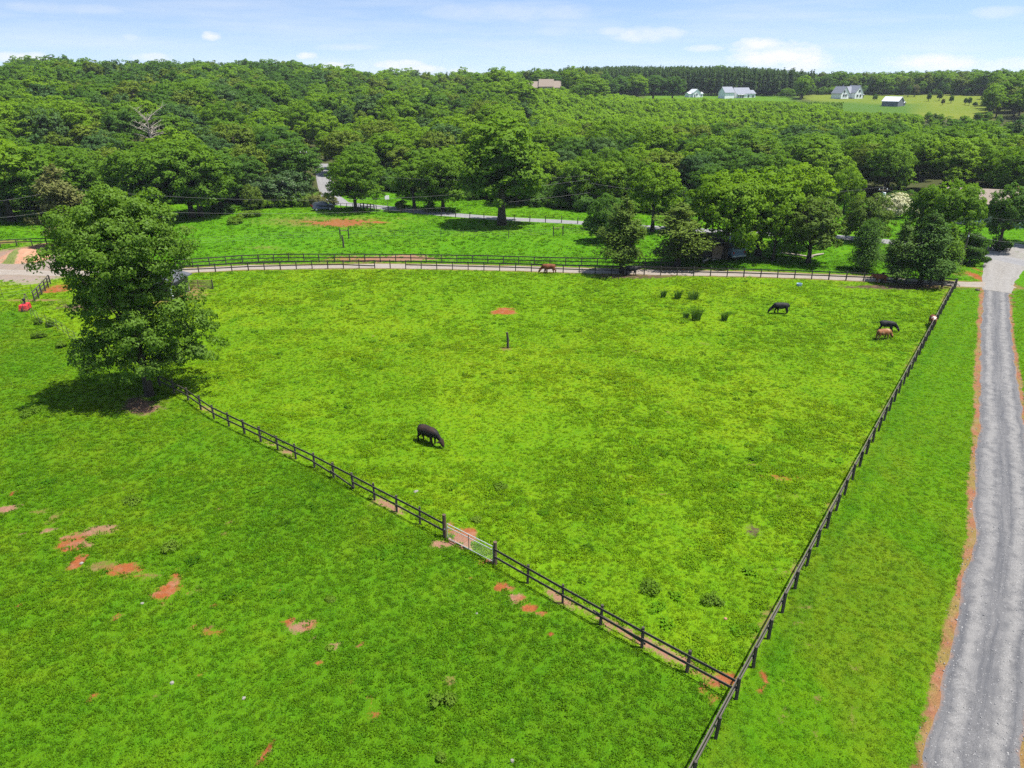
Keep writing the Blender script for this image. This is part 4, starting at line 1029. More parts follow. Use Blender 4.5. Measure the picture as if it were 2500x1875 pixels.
def td(tkey, mat, px, topy, D, wpx, label, **k):
    q = at_dist(px, 300, D); q.z = tz(q.x, q.y); H = top_h(q, topy); o = tree(tkey, mat, q, H, wpx/ppm(q)/2, label, **k); PLACED.append((q.x, q.y, wpx/ppm(q)*.3)); return o
td('b2', 'light', 1222, 161, 430, 80, 'tall bright tree standing up on the skyline left of the golden house')
td('b4', 'light', 1180, 180, 425, 60, 'bright tree just left of the tall skyline tree')
td('b1', 'oak', 1320, 176, 505, 60, 'dark tree on the skyline right behind the golden house')
td('b3', 'dark', 1350, 180, 508, 50, 'second dark tree on the skyline behind the golden house')
td('b5', 'light', 1398, 160, 470, 60, 'tall bright tree at the right end of the golden house')
td('b0', 'light', 1440, 180, 455, 80, 'broad bright tree right of the golden house')
td('b4', 'oak', 1425, 200, 425, 70, 'bright rounded tree below the golden house, on its right')
td('wide', 'dark', 1540, 184, 560, 70, 'dark tree left of the small white house, first of the dark clump')
td('b3', 'dark', 1590, 182, 550, 60, 'dark tree in the middle of the clump left of the small white house')
td('b1', 'dark', 1636, 186, 545, 55, 'dark tree at the right end of the clump left of the small white house')
td('dome', 'oak', 1912, 214, 592, 40, 'round green tree between the white houses on the hill')
td('dome', 'dark', 2125, 228, 560, 12, 'tiny round tree on the meadow right of the white farmhouse')
for i, (px, ty, D, wd, m) in enumerate([(2203, 207, 596, 17, 'dark'), (2218, 205, 598, 18, 'brown'), (2255, 226, 545, 11, 'dark'), (2280, 222, 548, 12, 'dark'), (2291, 240, 505, 9, 'brown'), (2310, 232, 520, 11, 'dark'), (2345, 238, 505, 9, 'dark'), (2355, 236, 500, 10, 'dark'), (2370, 248, 490, 12, 'dark')]):
    td('tall', m, px, ty, D, wd, ['slender tree at the wood edge behind the grey barn', 'brownish slender tree at the wood edge behind the grey barn', 'slim dark tree on the meadow, nearest to the grey barn', 'taller slim dark tree on the meadow right of the barn', 'small brownish tree on the meadow', 'slim dark tree in the middle of the meadow', 'left of two slim dark trees close together on the meadow', 'right of two slim dark trees close together on the meadow', 'stout dark tree at the right side of the meadow'][i], group='slim trees on the far meadow')
# dead tree on the hillside
pd = G(365, 352); 
pd = at_dist(362, 318, 238); pd.z = tz(pd.x, pd.y)
m = MB(); rg = random.Random(4); Hd = top_h(pd, 278)/.9
m.tube([(0, 0, -.3), (.1, 0, Hd*.5), (.3, .1, Hd*.86)], [.3, .22, .06], 7)
o = thing('dead_tree', 'bare grey dead tree among the green woods on the left hillside', 'tree', pd)
m.obj('trunk', MAT['deadwood'], o)
m = MB()
for i in range(26):
    z = Hd*rg.uniform(.42, .82); a = rg.uniform(0, 6.28); l = Hd*rg.uniform(.22, .42); s = Vector((.15, 0, z)); e = s+Vector((math.cos(a)*l, math.sin(a)*l, l*rg.uniform(.1, .7)))
    m.tube([s, s.lerp(e, .5)+Vector((0, 0, .2)), e], [.11, .08, .03], 5)
    for j in range(3):
        b_ = s.lerp(e, rg.uniform(.4, .9)); e2 = b_+Vector((rg.uniform(-1, 1), rg.uniform(-1, 1), rg.uniform(.1, 1)))*l*.35; m.tube([b_, e2], [.05, .02], 4)
m.obj('branches', MAT['deadwood'], o); PLACED.append((pd.x, pd.y, 5)); PLACED.append((pd.x*.965, pd.y*.965, 5)); PLACED.append((pd.x*.93, pd.y*.93, 4.5))

ps = at_dist(1754, 345, 262); ps.z = tz(ps.x, ps.y); hs = top_h(ps, 309)
o = thing('dead_tree', 'thin bare pale snag sticking out of the wood behind the maples', 'tree', ps)
m = MB().tube([(0, 0, -.3), (.1, 0, hs*.6), (0, .1, hs)], [.22, .17, .08], 7)
for a_, z_, l_ in ((.5, .8, 1.6), (2.6, .86, 1.3), (4.2, .72, 1.5)): m.tube([(0, 0, hs*z_), (math.cos(a_)*l_, math.sin(a_)*l_, hs*z_+l_*.8)], [.07, .03], 5)
m.obj('trunk', MAT['deadwood'], o); PLACED.append((ps.x, ps.y, 3))
# ------------------------------------------------------------------ woodland
rngW = np.random.default_rng(19)
def az_of(px, py=500): dx, dy, dz = ray(px, py); return math.degrees(math.atan2(dx, dy))
cand = []
D = 158.
while D < 880:
    s = 8.9+D*.0038
    da = math.degrees(s/D); 
    for a in np.arange(-41, 41, da):
        dd = D+rngW.uniform(-.45, .45)*s; aa = a+rngW.uniform(-.45, .45)*da
        cand.append((dd, aa))
    D += s*.92
cand = np.array(cand)
cd_, ca_ = cand[:, 0], cand[:, 1]
wx, wy = cd_*np.sin(np.radians(ca_)), cd_*np.cos(np.radians(ca_))
# front edge of the wood, by photo column
EDGE = [(-400, 178), (60, 178), (300, 168), (600, 172), (760, 180), (900, 182), (1000, 172), (1300, 158), (1450, 152), (1650, 150), (1900, 165), (2100, 185), (2300, 185), (2500, 182), (2900, 180)]
ea = np.array([az_of(q[0]) for q in EDGE]); er = np.array([q[1] for q in EDGE])
keep = cd_ > np.interp(ca_, ea, er)
road = np.array([tuple(G(*q).xy) for q in ((786, 404), (790, 425), (796, 452), (806, 478), (830, 497))])
for i in range(len(road)-1):
    A, B = road[i], road[i+1]; d = B-A; tt = np.clip(((wx-A[0])*d[0]+(wy-A[1])*d[1])/(d@d), 0, 1)
    keep &= np.hypot(wx-A[0]-d[0]*tt, wy-A[1]-d[1]*tt) > 5.4
RDX = np.array([tuple(G(*q).xy) for q in ((830, 497), (948, 507), (1075, 522), (1233, 534), (1421, 544), (1700, 562), (2050, 579), (2300, 602))])
for i in range(len(RDX)-1):
    A, B = RDX[i], RDX[i+1]; d = B-A; tt = np.clip(((wx-A[0])*d[0]+(wy-A[1])*d[1])/(d@d), 0, 1)
    keep &= np.hypot(wx-A[0]-d[0]*tt, wy-A[1]-d[1]*tt) > 6
for x, y, r in PLACED: keep &= np.hypot(wx-x, wy-y) > r+1.2
# clearings: meadow, house plots, lawns
keep &= ~((((ca_ > 23.6) & (cd_ > 404)) | ((ca_ > 21.0) & (cd_ > 540))) & (ca_ < 32.0) & (cd_ < 628-4*np.abs(ca_-24)))
keep &= ~((ca_ > 9.6) & (ca_ < 20.6) & (cd_ > 515) & (cd_ < 602))
keep &= ~((ca_ > .8) & (ca_ < 4.6) & (cd_ > 452) & (cd_ < 500))
keep &= ~((ca_ > 20.5) & (ca_ < 40) & (cd_ < 178))
keep &= ~((ca_ > 28.5) & (ca_ < 40) & (cd_ < 196))
keep &= ~((ca_ > -8.2) & (ca_ < -6.0) & (cd_ < 186))
cd_, ca_, wx, wy = cd_[keep], ca_[keep], wx[keep], wy[keep]
n = len(wx)
# kinds
young = (ca_ > 1.5) & (ca_ < 19) & (cd_ > 292) & (cd_ < 520) | (ca_ > 17) & (ca_ < 28) & (cd_ > 318) & (cd_ < 420) | (ca_ > 17) & (ca_ < 23.6) & (cd_ > 318) & (cd_ < 540)
pine = (ca_ > 3.8) & (ca_ < 21.5) & (cd_ > 600) & (cd_ < 780)
tone = fbm(wx*.018+3, wy*.018, 101, 3)+rngW.normal(0, .10, n)
bright = (ca_ > -16) & (ca_ < 3) & (cd_ > 215); tone = tone+np.where(bright, .09, 0)-np.where((ca_ > 14) & (cd_ < 330), .07, 0)
lowf = fbm(wx*.028+9, wy*.028, 131, 2); Hh = (10.5+6*rngW.beta(1.5, 1.8, n)+11*(lowf-.5)*(cd_ > 205))*np.where(cd_ > 450, 1.05, 1.)
Hh = np.where(cd_ < 200, rngW.uniform(9.5, 12.5, n), Hh)
Hh = np.where(pine, rngW.uniform(17.5, 19.5, n), Hh)
Hh = np.where((ca_ > 14) & (cd_ > 190) & (cd_ < 300), rngW.uniform(11.5, 14.5, n), Hh)
Hh = np.where((ca_ > 16) & (cd_ > 290) & (cd_ < 404), rngW.uniform(5.0, 7.2, n), Hh)
Hh = np.where((ca_ > 17) & (cd_ > 640), rngW.uniform(12, 16.5, n), Hh)
Hh = np.where((ca_ > -1.5) & (ca_ < 5.5) & (cd_ > 380) & (cd_ < 452), rngW.uniform(6, 8.5, n), Hh)
cap = CAMZ-cd_*np.tan(np.radians(np.where(ca_ > 24, 2.5, 3.0)))-terr(wx, wy)
Hh = np.where((ca_ > 1.5) & (cd_ > 200) & (cd_ < 404), np.clip(np.minimum(Hh, cap*rngW.uniform(.85, 1.1, n)), 4.5, 16), Hh)
emer = ~pine & (rngW.uniform(size=n) < .05) & (cd_ > 480); Hh = np.where(emer, Hh*1.16, Hh)
keepy = ~young
# apparent size decides which stand as single trees
app = Hh/cd_
order = np.argsort(-np.where(keepy, app, 0))
NIND = 240
ind = np.zeros(n, bool); ind[order[:NIND]] = True
zone_edges = [az_of(800), az_of(1225), az_of(1640)]
ZN = ['left of the hill road', 'between the hill road and the tallest tree', 'behind the tallest tree and the olive cedars', 'behind the maples and the corner cedars']
bk = ['b0', 'b1', 'b2', 'b3', 'b4', 'b5']
for i in np.nonzero(ind)[0]:
    z = int(np.searchsorted(zone_edges, ca_[i])); tn_ = tone[i]
    if rngW.uniform() < .10: mt, lb = 'khaki', 'yellowish olive'
    elif rngW.uniform() < .10: mt, lb = 'bluish', 'bluish green'
    elif tn_ > .56: mt, lb = 'light', 'light green'
    elif tn_ > .45: mt, lb = 'oak', 'mid green'
    else: mt, lb = 'dark', 'dark green'
    R = np.clip(Hh[i]*rngW.uniform(.36, .54), 3.8, 7.4)
    tree(bk[rngW.integers(6)], mt, (wx[i], wy[i], tz(wx[i], wy[i])-.2), Hh[i], R, f'{lb} broadleaf tree in the near wood {ZN[z]}', group=f'{lb} trees of the near wood {ZN[z]}')
# the rest of the wood reads as one mass
def fproto(seed, mat, H, R, nb, per, leaf, sub):
    cm, tm, *_ = broad(seed, H, R, rmasses(seed+50, H, R, 6, .15), nb, per, leaf, sub)
    v0 = np.empty(len(cm.vertices)*3); cm.vertices.foreach_get('co', v0); v0 = v0.reshape(-1, 3)
    tv = np.array([v.co for v in tm.vertices]); tf = [tuple(p.vertices) for p in tm.polygons if len(p.vertices) == 4]
    cn = crown_np.normals; tnrm = unit(tv*np.array((1, 1, 0))+1e-4)
    me = mesh_np('wood_tree', np.concatenate([v0, tv]), np.concatenate([np.arange(len(v0)).reshape(-1, 4), np.array(tf)+len(v0)]), MAT[mat]); bend_normals(me, np.concatenate([cn, tnrm]))
    me.materials.append(MAT['bark']); mi = np.zeros(len(me.polygons), np.int32); mi[len(v0)//4:] = 1; me.polygons.foreach_set('material_index', mi)
    return proto(me)
FP = [fproto(300+i, m, 13, 4.8, 150, 26, .60, .85) for i, m in enumerate(['dark', 'dark', 'oak', 'oak', 'oak', 'light', 'light'])]
def pine_proto(seed, mat, H, R):
    rg = np.random.default_rng(seed); V, F = conifer_np(rg, H, R, 2200, .75, z0=.22, power=.45, nb=46, up=.1, ragged=.4)
    m = MB(); m.tube([(0, 0, -.3), (0, 0, H*.9)], [.22, .06], 6, False)
    tv = np.array(m.v); me = mesh_np('wood_pine', np.concatenate([V, tv]), np.concatenate([F, np.array(m.f)+len(V)]), MAT[mat]); bend_normals(me, np.concatenate([conifer_np.normals, unit(tv*np.array((1, 1, 0))+1e-4)]))
    me.materials.append(MAT['bark']); mi = np.zeros(len(me.polygons), np.int32); mi[len(F):] = 1; me.polygons.foreach_set('material_index', mi); return proto(me)
FP += [fproto(310, 'khaki', 13, 4.6, 150, 26, .60, .85), fproto(311, 'bluish', 13, 4.6, 150, 26, .60, .85)]
FP += [pine_proto(320, 'pine', 17, 2.7), pine_proto(321, 'pine', 17, 3.0)]
rest = (~ind) & keepy
ri = np.nonzero(rest)[0]
kd = np.where(tone > .56, rngW.integers(5, 7, n), np.where(tone > .41, rngW.integers(2, 5, n), rngW.integers(0, 2, n)))
isp = pine | ((rngW.uniform(size=n) < .07) & (cd_ > 230) & (Hh > 9))
u_ = rngW.uniform(size=n); kd = np.where(u_ < .13, 7, np.where(u_ < .26, 8, kd)); kd = np.where(isp, rngW.integers(9, 11, n), kd)
H0 = np.where(isp, 17, 13.)
sc_z = Hh/H0; sc_r = np.where(isp, sc_z*rngW.uniform(.85, 1.15, n), sc_z*rngW.uniform(.85, 1.5, n))
ok = ri
# far, small trees stand closer: fill between them
P_ = np.stack([wx[ok], wy[ok], terr(wx[ok], wy[ok])-.2], -1)
n2 = len(ok)
tag(scatter('forest', P_, FP, kd[ok], np.stack([0*P_[:, 0], 0*P_[:, 0], rngW.uniform(0, 6.28, n2)], -1), np.stack([sc_r[ok], sc_r[ok], sc_z[ok]], -1)), 'dense green woodland covering the hillsides to the skyline', 'forest', kind='stuff')
# extra pines make a closed stand
pa = rngW.uniform(3.8, 21.5, 1700); pD = rngW.uniform(600, 760, 1700); px_, py_ = pD*np.sin(np.radians(pa)), pD*np.cos(np.radians(pa)); sz_ = rngW.uniform(.98, 1.16, 1700)
sz_ = sz_*np.interp(pa, [3.8, 5.5, 16, 19, 21.5], [.86, 1., 1., .9, .74])
tag(scatter('pine_forest', np.stack([px_, py_, terr(px_, py_)], -1), FP[9:], rngW.integers(0, 2, 1700), np.stack([0*px_, 0*px_, rngW.uniform(0, 6.28, 1700)], -1), np.stack([sz_*.9, sz_*.9, sz_], -1)), 'dark pine plantation along the skyline behind the white houses', 'forest', kind='stuff')
# young regrowth: thousands of pointed light green saplings
def sap(seed, mat, H, R):
    rg = np.random.default_rng(seed); V, F = conifer_np(rg, H, R, 520, .55, z0=.05, power=.7, nb=26, up=.6, ragged=.3); me = mesh_np('sapling', V, F, MAT[mat]); bend_normals(me, conifer_np.normals); return proto(me)
YP = [sap(340, 'young', 6, 1.5), sap(341, 'young', 6, 1.8), sap(342, 'light', 6, 1.6), sap(343, 'pine', 6.5, 1.3), fproto(346, 'young', 6, 2.3, 60, 22, .5, .6), fproto(347, 'light', 6, 2.2, 60, 22, .5, .6), fproto(348, 'young', 6.5, 2.0, 60, 22, .5, .6)]
yD = np.sqrt(rngW.uniform(288**2, 522**2, 11500)); ya = rngW.uniform(1.2, 28.5, 11500)
yk = ((ya < 23.6) | (yD < 415)) & ((ya < 17.5) | (yD > 315)) & ~((ya > .8) & (ya < 4.6) & (yD > 452) & (yD < 500)) & (yD < 521)
yD, ya = yD[yk], ya[yk]; yx, yy = yD*np.sin(np.radians(ya)), yD*np.cos(np.radians(ya)); n3 = len(yx)
sight = np.interp(ya, [0, 5, 7.5, 10, 17, 20, 22.5, 24.2, 28], [.70, .80, 1.1, 1.45, 1.52, 1.6, 1.75, 2.2, 2.25])
ys_ = rngW.uniform(.65, 1.25, n3)*(.75+.5*fbm(yx*.02, yy*.02, 111, 2))*np.where(ya > 16, .85, 1.)
ycap = (CAMZ-yD*np.tan(np.radians(sight))-terr(yx, yy))/6*rngW.uniform(.8, 1.15, n3); ys_ = np.minimum(ys_, np.maximum(ycap, .2))
tag(scatter('young_forest', np.stack([yx, yy, terr(yx, yy)-.1], -1), YP, rngW.choice(7, n3, p=[.24, .20, .15, .04, .13, .10, .14]), np.stack([0*yx, 0*yx, rngW.uniform(0, 6.28, n3)], -1), np.stack([ys_, ys_, ys_], -1)), 'bright green regrowth of young pointed trees below the white houses', 'forest', kind='stuff')
ra = rngW.uniform(16, 41, 700); rD = rngW.uniform(628, 730, 700)+np.where(ra > 30, -20, 0); rx_, ry_ = rD*np.sin(np.radians(ra)), rD*np.cos(np.radians(ra)); rs_ = rngW.uniform(1.3, 2.6, 700)
SKY_SH = []
for i, (key, m) in enumerate([('shrub', 'dark'), ('shrub2', 'oak')]):
    me = T[key][0].copy(); me.materials[0] = MAT[m]; SKY_SH.append(proto(me))
tag(scatter('far_undergrowth', np.stack([rx_, ry_, terr(rx_, ry_)-.1], -1), SKY_SH, rngW.integers(0, 2, 700), np.stack([0*rx_, 0*rx_, rngW.uniform(0, 6.28, 700)], -1), np.stack([rs_, rs_, rs_], -1)), 'shrubby edge of the far wood behind the meadow', 'undergrowth', kind='stuff')
# dark shrubby skirt along the wood's front edge and between the trunks
sk = []
for a in np.arange(-41, 41, .55):
    r = np.interp(a, ea, er)
    for q in range(3): sk.append((r+rngW.uniform(1, 16), a+rngW.uniform(-.3, .3)))
sk = np.array(sk); sx, sy = sk[:, 0]*np.sin(np.radians(sk[:, 1])), sk[:, 0]*np.cos(np.radians(sk[:, 1]))
kk = np.ones(len(sx), bool)
for R_ in (road, RDX):
    for i in range(len(R_)-1):
        A, B = R_[i], R_[i+1]; d = B-A; tt = np.clip(((sx-A[0])*d[0]+(sy-A[1])*d[1])/(d@d), 0, 1); kk &= np.hypot(sx-A[0]-d[0]*tt, sy-A[1]-d[1]*tt) > 5
kk &= ~((sk[:, 1] > 20.5)) & ~((sk[:, 1] > -8.2) & (sk[:, 1] < -6.0))
sx, sy = sx[kk], sy[kk]; n4 = len(sx)
SH = []
for i, (key, m) in enumerate([('shrub', 'dark'), ('shrub2', 'oak'), ('shrub2', 'dark')]):
    me = T[key][0].copy(); me.materials[0] = MAT[m]; SH.append(proto(me))
ss = rngW.uniform(.8, 1.9, n4)
tag(scatter('undergrowth', np.stack([sx, sy, terr(sx, sy)-.1], -1), SH, rngW.integers(0, 3, n4), np.stack([0*sx, 0*sx, rngW.uniform(0, 6.28, n4)], -1), np.stack([ss, ss, ss*rngW.uniform(.6, 1.1, n4)], -1)), 'shrubby undergrowth along the front edge of the wood', 'undergrowth', kind='stuff')

# ------------------------------------------------------------------ cattle
def skin_body(name, chains, root=0, sub=2):
    """chains: lists of (key, co, radius); shared keys join the chains into one continuous body"""
    keys, co, rad, edges = {}, [], [], []
    for ch in chains:
        prev = None
        for it in ch:
            k = it[0]
            if k not in keys: keys[k] = len(co); co.append(it[1]); rad.append(it[2])
            if prev is not None and prev != keys[k]: edges.append((prev, keys[k]))
            prev = keys[k]
    me = bpy.data.meshes.new(name+'_skeleton'); me.from_pydata(co, edges, [])
    o = bpy.data.objects.new(name+'_skeleton', me); COL.objects.link(o)
    sm = o.modifiers.new('skin', 'SKIN'); sm.use_smooth_shade = True
    for i, r in enumerate(rad):
        sv = me.skin_vertices[0].data[i]; sv.radius = r if hasattr(r, '__len__') else (r, r); sv.use_root = (i == root)
    ss = o.modifiers.new('sub', 'SUBSURF'); ss.levels = sub; ss.render_levels = sub
    bpy.context.view_layer.update()
    dg = bpy.context.evaluated_depsgraph_get(); out = bpy.data.meshes.new_from_object(o.evaluated_get(dg)); out.name = name
    bpy.data.objects.remove(o); bpy.data.meshes.remove(me)
    for p in out.polygons: p.use_smooth = True
    return out
def cow_mesh(name, head='graze', turn=0., step=.0, tail=0.):
    ch = []
    ch.append([('pel', (-.58, 0, 1.03), (.34, .38)), ('loin', (-.22, 0, 1.0), (.36, .41)), ('rib', (.14, 0, .98), (.37, .43)), ('chest', (.46, 0, .98), (.34, .42)), ('neck0', (.74, 0, 1.03), (.25, .34))])
    if head == 'graze':
        ch.append([('neck0', 0, 0), ('neck1', (1.0, turn*.15, .78), (.14, .20)), ('poll', (1.24, turn*.32, .50), (.17, .17)), ('face', (1.36, turn*.38, .28), (.13, .13)), ('muz', (1.42, turn*.40, .10), (.10, .09))])
        ear, ez = (1.17, turn*.32, .50), 0
    else:
        ch.append([('neck0', 0, 0), ('neck1', (1.0, turn*.12, 1.14), (.17, .24)), ('poll', (1.26, turn*.28, 1.18), (.125, .13)), ('face', (1.44, turn*.40, 1.06), (.10, .10)), ('muz', (1.58, turn*.48, .94), (.078, .072))])
        ear, ez = (1.22, turn*.28, 1.22), 0
    for s in (-1, 1):
        ch.append([('poll', 0, 0), ('e%d' % s, (ear[0]-.03, ear[1]+s*.22, ear[2]+.03), .06), ('f%d' % s, (ear[0]-.06, ear[1]+s*.36, ear[2]-.02), .035)])
        q = s*step
        ch.append([('pel', 0, 0), ('hip%d' % s, (-.66, s*.19, .90), (.18, .22)), ('sti%d' % s, (-.58+q*.15, s*.24, .64), .15), ('hock%d' % s, (-.78+q*.28, s*.21, .42), .080), ('fet%d' % s, (-.74+q*.36, s*.21, .13), .066), ('hof%d' % s, (-.69+q*.38, s*.21, .03), .078)])
        ch.append([('chest', 0, 0), ('sho%d' % s, (.50, s*.19, .80), (.13, .17)), ('elb%d' % s, (.47-q*.05, s*.22, .60), .115), ('kne%d' % s, (.52-q*.20, s*.20, .36), .076), ('ffe%d' % s, (.50-q*.32, s*.20, .12), .062), ('fho%d' % s, (.54-q*.32, s*.20, .03), .074)])
    ch.append([('pel', 0, 0), ('rump', (-.80, 0, 1.15), .15), ('tail0', (-.93, 0, 1.08), .045), ('tail1', (-.99-tail*.5, tail*.2, .82+tail*.12), .030), ('tail2', (-1.0-tail*.9, tail*.3, .55+tail*.32), .026), ('tail3', (-.99-tail*1.1, tail*.3, .38+tail*.42), .042)])
    full = {}
    for c in ch:
        for it in c:
            if it[1] != 0: full[it[0]] = it
    ch = [[full[it[0]] for it in c] for c in ch]
    return skin_body(name, ch)
def hide(name, ca, cb, cc=None, thr=.55, scale=1.6, rough=.45):
    m, t, out = nt(name)
    tc = N(t, 'ShaderNodeTexCoord'); n = noise(t, tc.outputs['Object'], scale, 2, .5); f = noise(t, tc.outputs['Object'], 22, 2)
    c = mixc(t, mrange(t, n, .4, .6), ca, cb)
    if cc: c = mixc(t, mrange(t, noise(t, tc.outputs['Object'], 1.9, 1), thr, thr+.04), c, cc)
    c = mixc(t, mrange(t, f, .3, .7, 0, .3), c, tuple(x*.6 for x in ca))
    p = N(t, 'ShaderNodeBsdfPrincipled', i_Roughness=.65); L(t, c, p.inputs['Base Color']); p.inputs['Specular IOR Level'].default_value = .15
    p.inputs['Sheen Weight'].default_value = .0
    L(t, p.outputs[0], out.inputs[0]); return m
H_BLACK = hide('hide_black', (.010, .010, .012), (.022, .020, .020)); H_BLBR = hide('hide_black_brown', (.010, .009, .009), (.034, .020, .015))
H_BROWN = hide('hide_brown', (.155, .050, .018), (.095, .033, .014)); H_TAN = hide('hide_tan', (.24, .105, .042), (.16, .062, .026), (.32, .20, .115), .56)
H_PIED = hide('hide_pied', (.15, .048, .020), (.10, .035, .016), (.45, .41, .37), .58)
CG = [cow_mesh('cow_body', 'graze', .2, .15), cow_mesh('cow_body', 'graze', -.5, .5), cow_mesh('cow_body', 'stand', .2, .35), cow_mesh('cow_body', 'graze', .1, .3, 1.0), cow_mesh('cow_body', 'stand', -.5, .2)]
def cow(me, mat, px, py, heading, label, s=1.0):
    """heading: degrees, 0 = facing right in the picture, 90 = away"""
    o = link('cow', me.copy()); o.data.materials.clear(); o.data.materials.append(mat)
    o.location = G(px, py); o.rotation_euler = (0, 0, math.radians(heading)); o.scale = (s,)*3
    return tag(o, label, 'cow', 'cattle in the pasture')
cow(CG[0], H_BLBR, 1046, 1082, -38, 'black cow with a brown back grazing alone in the near pasture', 1.08)
cow(CG[1], H_BROWN, 1340, 668, 180, 'red brown cow grazing by the lane fence', 1.05)
cow(CG[2], H_BLACK, 1541, 672, 0, 'black cow standing in the shade of the olive cedar by the fence', 1.0)
cow(CG[1], H_BLACK, 1905, 766, 180, 'black cow grazing broadside right of the rush clumps', 1.02)
cow(CG[3], H_BLACK, 2163, 809, -20, 'black cow swishing its tail behind the tan cow', .92)
cow(CG[0], H_TAN, 2154, 829, 12, 'tan cow with pale patches beside the black tail swishing cow', .9)
cow(CG[4], H_PIED, 2274, 797, -112, 'red and white cow at the right hand fence', .95)
cow(CG[2], H_BROWN, 2148, 691, 170, 'brown cow resting in the shade of the corner cedars', .9)

# ------------------------------------------------------------------ rush clumps, weeds, stones
def rush(px, py, wpx, hpx, label, mat='rush', n=130, grp='rush clumps in the pasture', name='rush_clump', cat='plant', lean=.35):
    p = G(px, py); k = ppm(p); me = tuft_mesh(np.random.default_rng(int(px)), n, wpx/k/2*.8, hpx/k*1.25, .035, MAT[mat], .5, .1); me.name = 'rush_blades'
    o = link(name, me); o.location = p; return tag(o, label, cat, grp)
for (px, py, w_, h_), lb in zip([(1619, 726, 13, 14), (1654, 729, 19, 16), (1693, 731, 30, 16), (1674, 777, 15, 12), (1699, 781, 26, 24), (1768, 782, 16, 17)],
    ['smallest rush clump at the left of the far row of three', 'middle rush clump of the far row of three', 'widest rush clump at the right of the far row of three', 'low rush clump touching the tall one in the near row', 'tallest rush clump in the near row', 'rush clump standing alone on the right']):
    rush(px, py, w_, h_, lb, n=int(90+w_*5))
def weed(px, py, wpx, hpx, m, label):
    p = G(px, py); k = ppm(p); r = wpx/k/2; h = hpx/k; rg = np.random.default_rng(int(px+py))
    ms = [(0, 0, h*.35, r*.6, r*.6, h*.5)]+[(r*.62*math.cos(a), r*.62*math.sin(a), h*.28, r*.38, r*.38, h*rg.uniform(.25, .5)) for a in rg.uniform(0, 6.28, 5)]
    ms = [(x_, y_, z_*.6, a_, b_, c_*.6) for x_, y_, z_, a_, b_, c_ in ms]
    V, F, bc, br = crown_np(rg, ms, 44, 12, .13, max(.10, r*.26), low=-.2, asp=.45, up=.5); V[:, 2] = np.maximum(V[:, 2], .01)
    me = mesh_np('weed_leaves', V, F, MAT[m]); bend_normals(me, unit(crown_np.normals*.5+np.array((0, 0, .8)))); o = link('weed_clump', me); o.location = p; return tag(o, label, 'weed', 'weed clumps in the fields')
for px, py, w_, h_, m, lb in [(415, 1345, 50, 40, 'weed', 'pale feathery weed with a dark base in the left field'), (1080, 1712, 66, 50, 'weed', 'large dark leafy weed clump in the front field'), (1585, 1440, 60, 34, 'weed', 'leafy weed clump in the pasture inside the front fence'), (1738, 1470, 54, 36, 'weed', 'dark weed clump near the front corner of the pasture'),
                              (805, 1585, 14, 10, 'weed', 'small dark weed beside the pale clay patch'), (808, 1465, 22, 14, 'weed', 'dark weed tuft in the middle of the front field'), (80, 1010, 60, 30, 'weed', 'spreading weed patch left of the near tree shadow'), (325, 1225, 44, 20, 'weed', 'dark low weed above the clay patches'), (1076, 1855, 22, 34, 'weed', 'tall thin weed at the bottom edge of the picture'), (1220, 1190, 36, 22, 'weed', 'dark weed clump in the pasture beyond the gate'), (1165, 1270, 30, 16, 'weed', 'weed clump just inside the metal gate')]:
    weed(px, py, w_, h_, m, lb)
def stone(px, py, r, label, mat='stone', name='stone', cat='stone', fl=.6):
    r *= .7 if name == 'stone' else 1
    bm = bmesh.new(); bmesh.ops.create_icosphere(bm, subdivisions=2, radius=r); rg = random.Random(int(px*7+py))
    for v in bm.verts: v.co *= rg.uniform(.78, 1.18); v.co.z *= fl
    me = bpy.data.meshes.new('stone'); bm.to_mesh(me); bm.free(); me.materials.append(MAT[mat]); o = link(name, me); o.location = G(px, py)+Vector((0, 0, r*fl*.4)); return tag(o, label, cat, 'loose stones in the grass')
stone(199, 1376, .16, 'pale stone at the end of the orange clay patch'); stone(347, 1474, .13, 'small white stone in the grass of the left field'); stone(1251, 1858, .13, 'white stone near the bottom edge of the picture'); stone(1164, 1498, .09, 'tiny white stone left of the clay by the fence')
stone(420, 1668, .15, 'white stone in the lower left field'); stone(595, 1705, .13, 'pale stone in the lower middle of the front field'); stone(1771, 1511, .13, 'brown stone in the pasture near the front corner', 'rockred'); stone(1016, 1201, .22, 'pale stone in the pasture beyond the broken fence board')
for i, (px, py) in enumerate([(1098, 1318), (1112, 1326), (1128, 1335), (1195, 1371), (1203, 1376)]): stone(px, py, .11, ['reddish block beside the chained gate post', 'reddish block, second from the chained gate post', 'reddish block in the middle under the gate', 'reddish block under the hinge end of the gate', 'reddish block touching the hinge post of the gate'][i], 'rockred', 'clay_block', 'block', .7)
rk = G(2386, 709); o = stone(2386, 709, .30, 'dark boulder at the left side of the drive entrance', 'barn', 'boulder', 'boulder', .6)
# blue tub
m = MB(); n_ = 14
vs, fs = [], []
for z, r in ((0, .30), (.32, .36), (.34, .38), (.34, .33), (.06, .27)):
    for k in range(n_): vs.append((r*math.cos(2*PI*k/n_), r*math.sin(2*PI*k/n_), z))
for j in range(4):
    for k in range(n_): fs.append((j*n_+k, j*n_+(k+1) % n_, (j+1)*n_+(k+1) % n_, (j+1)*n_+k))
fs += [tuple(range(n_-1, -1, -1)), tuple(4*n_+k for k in range(n_))]
o = m.add(vs, fs).obj('feed_tub', MAT['bluetub'], smooth=False); o.location = G(1951, 698); tag(o, 'pale blue feed tub in the grass near the lane fence', 'tub')

